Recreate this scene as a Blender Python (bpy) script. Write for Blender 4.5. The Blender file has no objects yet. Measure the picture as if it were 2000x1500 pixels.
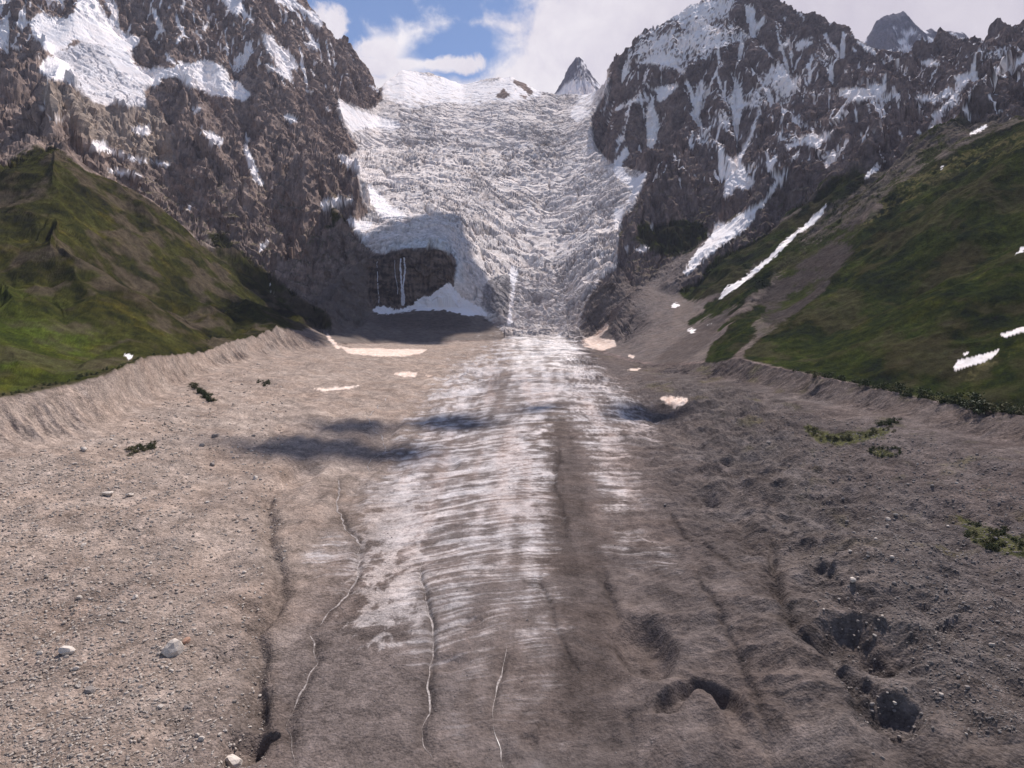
import bpy, math, random
import numpy as np
from mathutils import Vector
S = bpy.context.scene
C = S.collection
F32 = np.float32
R = math.radians
# ------------------------------------------------------------------ camera
CAMH = 100.0
F = 1333.0                      # focal length in pixels of the 2000 px wide photograph
TH = math.atan(50 / F)          # the camera looks down a little
cam = bpy.data.cameras.new("camera"); camo = bpy.data.objects.new("camera", cam); C.objects.link(camo)
camo.location = (0, 0, CAMH); camo.rotation_euler = (R(90) - TH, 0, 0)
cam.sensor_width = 36; cam.lens = 36 * F / 2000; cam.clip_start = 1; cam.clip_end = 60000
S.camera = camo
# ------------------------------------------------------------------ sky, sun, exposure
SUN_AZ, SUN_EL = R(29), R(56)   # to the right of straight ahead, high
S.view_settings.view_transform = 'Standard'; S.view_settings.look = 'None'
S.view_settings.exposure = 0.36; S.view_settings.gamma = 1
sl = bpy.data.lights.new("sun", 'SUN'); sl.energy = 5.0; sl.angle = R(0.53); sl.color = (1, .925, .88)
so = bpy.data.objects.new("sun", sl); C.objects.link(so)
sd = Vector((math.sin(SUN_AZ) * math.cos(SUN_EL), math.cos(SUN_AZ) * math.cos(SUN_EL), math.sin(SUN_EL)))
so.rotation_euler = sd.to_track_quat('Z', 'Y').to_euler(); so.location = (0, 0, 3000)

class NT:
    """small helper for node trees"""
    def __init__(s, t): s.t = t; s.n = t.nodes; s.l = t.links
    def put(s, sock, v):
        if v is None: return
        if isinstance(v, bpy.types.NodeSocket): s.l.new(v, sock)
        else: sock.default_value = v
    def math(s, op, a, b=None, c=None, clamp=False):
        n = s.n.new('ShaderNodeMath'); n.operation = op; n.use_clamp = clamp
        for i, v in enumerate((a, b, c)): s.put(n.inputs[i], v)
        return n.outputs[0]
    def vmath(s, op, a, b=None):
        n = s.n.new('ShaderNodeVectorMath'); n.operation = op
        s.put(n.inputs[0], a); s.put(n.inputs[1], b)
        return n.outputs[0]
    def ramp(s, v, a, b, c=0., d=1., smooth=True):
        n = s.n.new('ShaderNodeMapRange'); n.interpolation_type = 'SMOOTHSTEP' if smooth else 'LINEAR'
        for i, q in enumerate((v, a, b, c, d)): s.put(n.inputs[i], q)
        return n.outputs[0]
    def noise(s, vec, scale, detail=5, rough=.55, dist=0., lac=2.):
        n = s.n.new('ShaderNodeTexNoise'); s.put(n.inputs['Vector'], vec)
        n.inputs['Scale'].default_value = scale; n.inputs['Detail'].default_value = detail
        n.inputs['Roughness'].default_value = rough; n.inputs['Distortion'].default_value = dist
        n.inputs['Lacunarity'].default_value = lac
        return n.outputs[0]
    def mix(s, f, a, b, mode='MIX'):
        n = s.n.new('ShaderNodeMix'); n.data_type = 'RGBA'; n.blend_type = mode
        s.put(n.inputs[0], f); s.put(n.inputs[6], a); s.put(n.inputs[7], b)
        return n.outputs[2]
    def fmix(s, f, a, b):
        n = s.n.new('ShaderNodeMix'); n.data_type = 'FLOAT'
        s.put(n.inputs[0], f); s.put(n.inputs[2], a); s.put(n.inputs[3], b)
        return n.outputs[0]
    def comb(s, x, y, z):
        n = s.n.new('ShaderNodeCombineXYZ')
        for i, v in enumerate((x, y, z)): s.put(n.inputs[i], v)
        return n.outputs[0]

W = bpy.data.worlds.new("World"); S.world = W; W.use_nodes = True
w = NT(W.node_tree); w.n.clear()
sky = w.n.new('ShaderNodeTexSky'); sky.sky_type = 'NISHITA'; sky.sun_disc = False
sky.sun_elevation = SUN_EL; sky.sun_rotation = SUN_AZ; sky.altitude = 2500; sky.air_density = 1.0; sky.dust_density = 1.5
tc = w.n.new('ShaderNodeTexCoord'); sp = w.n.new('ShaderNodeSeparateXYZ'); w.l.new(tc.outputs['Generated'], sp.inputs[0])
yy = w.math('MAXIMUM', w.math('ABSOLUTE', sp.outputs[1]), .05)
tt = w.math('DIVIDE', sp.outputs[0], yy); ss = w.math('DIVIDE', sp.outputs[2], yy)
d3 = tc.outputs['Generated']
n1 = w.noise(d3, 6.0, 10, .6, .4); n2 = w.noise(d3, 22., 9, .62, .3)
nn = w.math('ADD', w.math('MULTIPLY', w.math('SUBTRACT', n1, .5), .9), w.math('MULTIPLY', w.math('SUBTRACT', n2, .5), .75))
# the window of blue between the cloud bank on the right and the peaks on the left
def bl(x0, y0, rx, ry, k):
    a = w.math('POWER', w.math('DIVIDE', w.math('SUBTRACT', tt, x0), rx), 2.)
    b = w.math('POWER', w.math('DIVIDE', w.math('SUBTRACT', ss, y0), ry), 2.)
    r = w.math('SQRT', w.math('ADD', a, b))
    return w.ramp(w.math('ADD', r, w.math('MULTIPLY', nn, k)), 1.3, .7)
blue = w.math('MAXIMUM', bl(-.165, .57, .17, .13, 1.9), bl(-.085, .445, .085, .045, 1.6))
blue = w.math('MAXIMUM', blue, bl(-.25, .46, .06, .05, 1.3))
# the cumulus rising behind the icefall
cu = w.math('MAXIMUM', bl(-.182, .448, .045, .022, 3.5), bl(-.262, .478, .022, .026, 4.))
cu = w.math('MAXIMUM', cu, bl(-.15, .424, .12, .012, 4.))
blue = w.math('MULTIPLY', blue, w.math('SUBTRACT', 1., cu))
# elsewhere in the sky broken cloud
front = w.ramp(sp.outputs[1], .25, .5)
high = w.ramp(ss, .62, .9)
blue = w.math('ADD', w.math('MULTIPLY', blue, w.math('MULTIPLY', front, w.math('SUBTRACT', 1., high))),
              w.math('MULTIPLY', w.ramp(n1, .70, .50), w.math('SUBTRACT', 1., w.math('MULTIPLY', front, w.math('SUBTRACT', 1., high)))), clamp=True)
cl = w.math('ADD', .5, w.math('MULTIPLY', nn, 2.2))
right = w.ramp(tt, .02, .35)
cbright = w.mix(w.math('ADD', cl, 0., clamp=True), (.66, .62, .70, 1), (.88, .84, .87, 1))
cgrey = w.mix(w.math('ADD', cl, 0., clamp=True), (.56, .52, .60, 1), (.66, .62, .68, 1))
ccol = w.mix(right, cbright, cgrey)
SKYS = .075
skc = w.vmath('SCALE', sky.outputs[0]); skc.node.inputs[3].default_value = 1.0
skyc = w.mix(1., skc, (1.25, 1.30, 1.42, 1), 'MULTIPLY')
cscale = w.vmath('SCALE', ccol); cscale.node.inputs[3].default_value = .88 / SKYS
fin = w.mix(blue, cscale, skyc)
bg = w.n.new('ShaderNodeBackground'); w.l.new(fin, bg.inputs[0]); bg.inputs[1].default_value = SKYS
wo = w.n.new('ShaderNodeOutputWorld'); w.l.new(bg.outputs[0], wo.inputs[0])

S.render.engine = 'CYCLES'
S.cycles.max_bounces = 5; S.cycles.diffuse_bounces = 3; S.cycles.volume_bounces = 0
S.cycles.transparent_max_bounces = 16; S.cycles.use_denoising = True

# ------------------------------------------------------------------ numpy tools
def fl(a): return a.astype(F32)
def _hash(ix, iy, iz, seed):
    h = ix * np.uint32(374761393) + iy * np.uint32(668265263) + iz * np.uint32(2147483647) + np.uint32(seed * 1013904223 & 0xffffffff)
    h ^= h >> np.uint32(13); h *= np.uint32(1274126177); h ^= h >> np.uint32(16)
    return h
_g = np.random.RandomState(7).randn(256, 3); _g /= np.linalg.norm(_g, axis=1)[:, None]; _g = _g.astype(F32)
def perlin(x, y, z, seed=0):
    fx, fy, fz = np.floor(x), np.floor(y), np.floor(z)
    ix, iy, iz = [a.astype(np.int32).view(np.uint32) for a in (fx, fy, fz)]
    x, y, z = x - fx, y - fy, z - fz
    sx, sy, sz = [a * a * a * (a * (a * 6 - 15) + 10) for a in (x, y, z)]
    def c(i, j, k):
        q = _hash(ix + np.uint32(i), iy + np.uint32(j), iz + np.uint32(k), seed) & np.uint32(255)
        g = _g[q]
        return g[..., 0] * (x - i) + g[..., 1] * (y - j) + g[..., 2] * (z - k)
    def lx(j, k): a = c(0, j, k); return a + sx * (c(1, j, k) - a)
    def ly(k): a = lx(0, k); return a + sy * (lx(1, k) - a)
    a = ly(0)
    return (a + sz * (ly(1) - a)) * F32(1.5)
def fbm(x, y, z, scale, octs=4, gain=.5, seed=0, ridge=False):
    s = np.zeros_like(x); a = 1.; tot = 0.
    for o in range(octs):
        k = F32(2.03 ** o / scale)
        n = perlin(x * k, y * k, z * k, seed + o)
        if ridge: n = 1 - 2 * np.abs(n) * 1.4
        s += F32(a) * n; tot += a; a *= gain
    return s / F32(tot)
def facets(x, y, z, seed):
    """rock broken into tilted planes: every cell has its own slant"""
    ix, iy, iz = [np.floor(a).astype(np.int32) for a in (x, y, z)]
    best = np.full(x.shape, 1e9, F32); val = np.zeros(x.shape, F32)
    for i in (-1, 0, 1):
        for j in (-1, 0, 1):
            for k in (-1, 0, 1):
                h = _hash((ix + i).view(np.uint32), (iy + j).view(np.uint32), (iz + k).view(np.uint32), seed)
                jx_, jy_, jz_ = [((h >> np.uint32(q)) & np.uint32(255)).astype(F32) / 255 for q in (0, 8, 16)]
                a, b, c = x - ix - i - jx_, y - iy - j - jy_, z - iz - k - jz_
                d = a * a + b * b + c * c; m = d < best
                g = _g[(h >> np.uint32(5)) & np.uint32(255)]
                v = g[:, 0] * a + g[:, 1] * b + g[:, 2] * c + (jx_ - .5) * .35
                best[m] = d[m]; val[m] = v[m]
    return val
def sstep(x, a, b):
    t = np.clip((x - a) / (b - a), 0, 1); return t * t * (3 - 2 * t)
def lerp(a, b, t): return a + (b - a) * t
def blur1(a, sig, ax):
    if sig <= 0: return a
    r = int(3 * sig); k = np.exp(-.5 * (np.arange(-r, r + 1) / sig) ** 2); k /= k.sum()
    pad = [(0, 0)] * a.ndim; pad[ax] = (r, r)
    b = np.pad(a, pad, mode='edge'); out = np.zeros_like(a)
    n = a.shape[ax]
    for i, q in enumerate(k):
        sl_ = [slice(None)] * a.ndim; sl_[ax] = slice(i, i + n)
        out += (b[tuple(sl_)] * q).astype(a.dtype)
    return out
def blur(a, s0, s1): return blur1(blur1(a, s0, 0), s1, 1)

def ray(u, v):
    a = (np.asarray(u, float) - 1000) / F; b = (750 - np.asarray(v, float)) / F
    q = math.cos(TH) + b * math.sin(TH)
    return a / q, (-math.sin(TH) + b * math.cos(TH)) / q        # X/Y and (Z-CAMH)/Y
def proj(X, Y, Z):
    dz = Z - CAMH
    d = Y * math.cos(TH) - dz * math.sin(TH); up = Y * math.sin(TH) + dz * math.cos(TH)
    d = np.maximum(d, 1)
    return 1000 + F * X / d, 750 - F * up / d
def rise(X):        # the sides of the trough stand higher than the ice in its middle
    return 32 * np.clip((np.abs(X + 5) - 40) / 260, 0, 1.15) ** 1.25
SLOPE = .0975
def floorY(u, v):
    T, s = ray(u, v); Y = 100 / np.maximum(SLOPE - s, 1e-3)
    for _ in range(30):
        Y = .5 * Y + .5 * (CAMH - rise(T * Y)) / np.maximum(SLOPE - s, 1e-3)
    return Y

# ------------------------------------------------------------------ the lie of the land: feature lines (column, row, distance), near to far
def line(pts): return np.array([[a[0], a[1], (a[2] if len(a) > 2 else floorY(a[0], a[1]))] for a in pts], float)
def flat(v, us=(-700, -300, 0, 300, 600, 1000, 1400, 1700, 2000, 2300, 2700)): return line([(u, v) for u in us])
K = []
K.append(flat(4200)); K.append(flat(1500)); K.append(flat(1200)); K.append(flat(1040, (-700, 0, 1000, 2000, 2700)))
BASE = [(-500, 1030), (-200, 965), (0, 905), (100, 880), (200, 850), (300, 790), (400, 735), (480, 710), (550, 694), (640, 683), (730, 692), (900, 700),
        (1100, 700), (1200, 720), (1280, 738), (1350, 745), (1430, 752), (1500, 768), (1600, 795), (1700, 815), (1800, 840), (1900, 862), (2000, 885), (2200, 930), (2500, 990)]
K.append(line(BASE))
bY = lambda u: float(np.interp(u, K[4][:, 0], K[4][:, 2]))
K.append(line([(-500, 905, bY(-500) + 36), (-200, 835, bY(-200) + 40), (0, 775, bY(0) + 44), (100, 757, bY(100) + 45), (150, 747, bY(150) + 45), (200, 733, bY(200) + 47), (240, 716, bY(240) + 49),
               (270, 700, bY(270) + 52), (300, 693, bY(300) + 54), (340, 692, bY(340) + 56), (400, 686, bY(400) + 60), (440, 668, bY(440) + 62), (500, 655, bY(500) + 66), (545, 636, bY(545) + 70),
               (590, 655, bY(590) + 70), (640, 672, bY(640) + 70), (730, 672, 1200), (900, 668, 1260), (1100, 668, 1300), (1200, 700, 1000), (1280, 715, 860), (1350, 712, bY(1350) + 100),
               (1400, 706, bY(1400) + 80), (1440, 700, bY(1440) + 75), (1500, 714, bY(1500) + 65), (1600, 734, bY(1600) + 60), (1700, 755, bY(1700) + 55), (1800, 779, bY(1800) + 52),
               (1900, 797, bY(1900) + 50), (2000, 812, bY(2000) + 48), (2200, 850, bY(2200) + 45), (2500, 900, bY(2500) + 40)]))
cY = lambda u: float(np.interp(u, K[5][:, 0], K[5][:, 2]))
cv = lambda u: float(np.interp(u, K[5][:, 0], K[5][:, 1]))
K.append(line([(u, cv(u) + d, cY(u) + y) for u, d, y in [(-500, 4, 10), (0, 4, 12), (300, 3, 12), (400, 3, 14), (545, 3, 16), (590, -1, 20), (640, -4, 30), (730, -18, 110), (900, -18, 120), (1100, -14, 160),
               (1200, -12, 60), (1280, -8, 40), (1440, -2, 14), (1500, 1, 12), (1700, 2, 12), (2000, 2, 12), (2500, 3, 10)]]))
K.append(line([(-500, 600, 480), (0, 560, 620), (120, 540, 680), (250, 560, 790), (400, 600, 940), (500, 622, 1080), (560, 632, 1150), (600, 645, 1230), (640, 650, 1310), (690, 618, 1440), (730, 606, 1480), (780, 604, 1490),
               (830, 600, 1490), (890, 606, 1480), (940, 622, 1470), (1000, 634, 1580), (1100, 636, 1600), (1160, 640, 1420), (1200, 645, 1240), (1330, 650, 1090),
               (1440, 600, 1040), (1600, 580, 890), (1800, 530, 740), (2000, 490, 640), (2500, 460, 470)]))
K.append(line([(-500, 310, 850), (0, 300, 960), (60, 278, 1000), (120, 272, 1020), (160, 298, 1040), (192, 335, 1060), (260, 372, 1090), (330, 418, 1120), (420, 500, 1180), (500, 560, 1220),
               (560, 608, 1250), (600, 600, 1360), (640, 560, 1420), (690, 510, 1490), (735, 497, 1515), (800, 484, 1520), (850, 484, 1520), (885, 500, 1515), (900, 545, 1530), (940, 575, 1570),
               (1000, 560, 1720), (1100, 560, 1760), (1160, 570, 1560), (1200, 560, 1480), (1250, 560, 1420), (1330, 588, 1330), (1500, 470, 1380), (1600, 400, 1360), (1720, 330, 1300), (1850, 270, 1200), (2000, 228, 1080), (2500, 150, 800)]))
K.append(line([(-500, 330, 940), (0, 310, 1050), (120, 262, 1100), (192, 360, 1150), (330, 440, 1200), (500, 580, 1290), (560, 606, 1330), (600, 590, 1400), (640, 545, 1450), (735, 492, 1530), (850, 479, 1535), (885, 492, 1530), (900, 530, 1560), (940, 560, 1610),
               (1000, 540, 1770), (1100, 540, 1810), (1200, 545, 1530), (1330, 578, 1370), (1500, 464, 1420), (1600, 396, 1410), (1720, 327, 1350), (1850, 267, 1240), (2000, 226, 1130), (2500, 150, 850)]))
K.append(line([(-500, 280, 1100), (0, 270, 1250), (120, 245, 1350), (200, 330, 1400), (330, 400, 1450), (420, 430, 1500), (500, 490, 1520), (560, 540, 1520), (600, 520, 1540), (640, 470, 1600), (735, 430, 1750), (850, 420, 1800), (940, 420, 1950),
               (1000, 420, 2080), (1100, 420, 2130), (1200, 440, 1900), (1250, 430, 1820), (1330, 470, 1680), (1500, 390, 1640), (1600, 335, 1600), (1720, 285, 1520), (1850, 235, 1400), (2000, 190, 1250), (2500, 110, 980)]))
K.append(line([(-500, 50, 1700), (0, 110, 1800), (120, 120, 1850), (330, 210, 1950), (500, 240, 2050), (600, 260, 2150), (640, 280, 2250), (690, 300, 2450), (735, 290, 2550), (850, 290, 2580), (940, 290, 2600),
               (1000, 290, 2620), (1100, 290, 2620), (1170, 290, 2450), (1250, 280, 2250), (1330, 240, 2200), (1500, 220, 2150), (1600, 205, 2050), (1720, 195, 1920), (1850, 160, 1750), (2000, 120, 1550), (2500, 60, 1150)]))
K.append(line([(-500, -380, 2500), (0, -260, 2600), (300, -200, 2700), (480, -120, 2800), (560, -40, 2850), (600, 8, 2880), (632, 40, 2900), (645, 68, 2900), (675, 72, 2900), (700, 110, 2900), (722, 145, 2930), (738, 180, 2980), (752, 160, 3080), (788, 133, 3240), (840, 144, 3350), (905, 163, 3350), (962, 152, 3350),
               (1000, 148, 3350), (1045, 174, 3300), (1100, 187, 3300), (1160, 180, 3150), (1180, 165, 3000), (1200, 125, 2750), (1240, 92, 2720), (1300, 48, 2700), (1350, 12, 2700), (1400, -8, 2700), (1440, -18, 2700), (1525, -4, 2680), (1560, 18, 2660),
               (1610, 52, 2640), (1650, 66, 2600), (1690, 96, 2560), (1740, 114, 2500), (1790, 112, 2400), (1850, 68, 2300), (1880, 78, 2260), (1925, 86, 2230), (1960, 74, 2200), (2000, 60, 2150), (2200, 20, 2000), (2500, -40, 1800)]))
K.append(line([(u, v + 30, y + 250) for u, v, y in [(-500, -200, 2500), (300, -50, 2700), (600, 60, 2900), (700, 150, 2900), (850, 165, 3350), (1100, 200, 3300), (1200, 190, 2750), (1300, 110, 2700), (1440, 80, 2700), (1600, 110, 2640), (1740, 170, 2500), (1850, 150, 2300), (2000, 150, 2150), (2500, 80, 1800)]]))
K.append(line([(-500, 420, 5200), (300, 420, 5200), (700, 330, 5200), (1200, 330, 5200), (2500, 420, 5200)]))
NK = len(K)
rows = [70, 165, 95, 165, 80, 10, 125, 135, 14, 60, 110, 175, 26, 16]
# columns
tr = lambda u: (u - 1000) / F
_st = [1.85]
while sum(_st) < 520: _st.append(min(_st[-1] * 1.07, 13))
_ex = np.cumsum(_st)
Tc = np.concatenate([tr(-60 - _ex[::-1]), np.linspace(tr(-60), tr(2060), 1150), tr(2060 + _ex)])
NC = len(Tc)
KY = np.zeros((NK, NC)); KZ = np.zeros((NK, NC))
for k, L in enumerate(K):
    T, s = ray(L[:, 0], L[:, 1]); Y = L[:, 2]
    o = np.argsort(T)
    KY[k] = np.exp(np.interp(Tc, T[o], np.log(Y[o]))); sl_ = np.interp(Tc, T[o], s[o])
    KZ[k] = CAMH + KY[k] * sl_
    if k <= 4:                                   # the floor of the valley
        KZ[k] = SLOPE * KY[k] + rise(Tc * KY[k])
for k in range(1, NK):
    KY[k] = np.maximum(KY[k], KY[k - 1] + 6)
for k in range(NK):                              # soften the joints between the given points
    if k in (7, 10, 11): KY[k] = blur1(KY[k], 16, 0); KZ[k] = blur1(KZ[k], 16, 0)
    if k not in (5, 12): KY[k] = blur1(KY[k], 9, 0); KZ[k] = blur1(KZ[k], 9, 0)
    else: KY[k] = blur1(KY[k], 4, 0); KZ[k] = blur1(KZ[k], 2.0, 0)
Yg = []; Zg = []; seg = []
for k in range(NK - 1):
    n = rows[k]; t = (np.arange(n) / n)[:, None]
    inv = lerp(1 / KY[k], 1 / KY[k + 1], t) if k < 4 or k > 9 else 1 / lerp(KY[k], KY[k + 1], t)
    Y = 1 / inv; tau = (Y - KY[k]) / (KY[k + 1] - KY[k])
    if k == 4: tau = np.clip(tau, 0, 1) ** (1 + .9 * sstep(np.abs(Tc * 1333), 300, 420))
    Yg.append(Y); Zg.append(lerp(KZ[k], KZ[k + 1], tau)); seg.append(np.full(n, k) + t[:, 0])
Yg.append(KY[-1][None]); Zg.append(KZ[-1][None]); seg.append(np.array([NK - 1.]))
Yg = np.concatenate(Yg); Zg = np.concatenate(Zg); seg = np.concatenate(seg)
NR = len(seg)
sg = np.repeat(seg[:, None], NC, 1)
# rounded profile, except at the crest of the moraine and the lip of the ice cliff
Zb = blur1(Zg, 7, 0); Yb = blur1(Yg, 7, 0)
Ub = proj(Tc[None] * Yg, Yg, Zg)[0]
keep = np.exp(-((sg - 5.2) / .45) ** 2)
keep = np.maximum(keep, np.exp(-((sg - 8) / .9) ** 2) * sstep(Ub, 700, 740) * sstep(Ub, 930, 900))
keep = np.maximum(keep, np.exp(-((sg - 12) / .3) ** 2) * .7)
Zg = lerp(Zb, Zg, keep); Yg = lerp(Yb, Yg, keep)
nk = np.exp(-((sg - 6.0) / 1.3) ** 2) * sstep(Ub, 930, 1010) * sstep(Ub, 1240, 1160)
Zg = lerp(Zg, blur1(Zg, 38, 0), nk); Yg = lerp(Yg, blur1(Yg, 38, 0), nk)
X = fl(Tc[None] * Yg); Y = fl(Yg); Z = fl(Zg); sg = fl(sg)
del Zb, Yb
U0, V0 = proj(X, Y, Z)

def grad(X, Y, Z):
    Xr, Xc = np.gradient(X); Yr, Yc = np.gradient(Y); Zr, Zc = np.gradient(Z)
    nx = Yc * Zr - Zc * Yr; ny = Zc * Xr - Xc * Zr; nz = Xc * Yr - Yc * Xr
    l = np.sqrt(nx * nx + ny * ny + nz * nz) + 1e-9
    nx, ny, nz = nx / l, ny / l, nz / l
    sgn = np.where(nz < 0, -1, 1).astype(F32)
    return nx * sgn, ny * sgn, nz * sgn

# ------------------------------------------------------------------ traced outlines of snow, grass, ice, scree
MW, MH = 1000, 750
gx, gy = np.meshgrid(np.arange(MW) * 2 + 1., np.arange(MH) * 2 + 1.)
def raster(polys):
    m = np.zeros((MH, MW), F32)
    for p in polys:
        p = np.asarray(p, float)
        x0, x1 = max(int(p[:, 0].min() / 2) - 1, 0), min(int(p[:, 0].max() / 2) + 2, MW)
        y0, y1 = max(int(p[:, 1].min() / 2) - 1, 0), min(int(p[:, 1].max() / 2) + 2, MH)
        if x1 <= x0 or y1 <= y0: continue
        a, b = gx[y0:y1, x0:x1], gy[y0:y1, x0:x1]; ins = np.zeros(a.shape, bool)
        for i in range(len(p)):
            (xa, ya), (xb, yb) = p[i - 1], p[i]
            if ya == yb: continue
            c = (ya > b) != (yb > b)
            ins ^= c & (a < (xb - xa) * (b - ya) / (yb - ya) + xa)
        m[y0:y1, x0:x1][ins] = 1
    return m
def look(m, u, v):
    a = np.clip(u / 2 - .5, 0, MW - 1.001); b = np.clip(v / 2 - .5, 0, MH - 1.001)
    i, j = b.astype(int), a.astype(int); fb, fa = fl(b - i), fl(a - j)
    return (m[i, j] * (1 - fb) * (1 - fa) + m[i + 1, j] * fb * (1 - fa) + m[i, j + 1] * (1 - fb) * fa + m[i + 1, j + 1] * fb * fa)
def cr(x0, y0, k):                                # outlines noted on an enlargement
    return lambda *q: [(x0 + q[i] / k, y0 + q[i + 1] / k) for i in range(0, len(q), 2)]
A, B_, D_, E_, G_ = cr(0, 0, 2.5), cr(600, 0, 2.5), cr(1200, 0, 2.5), cr(600, 400, 2.5), cr(1200, 500, 2.5)
Q = cr(0, 0, 1)
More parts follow.
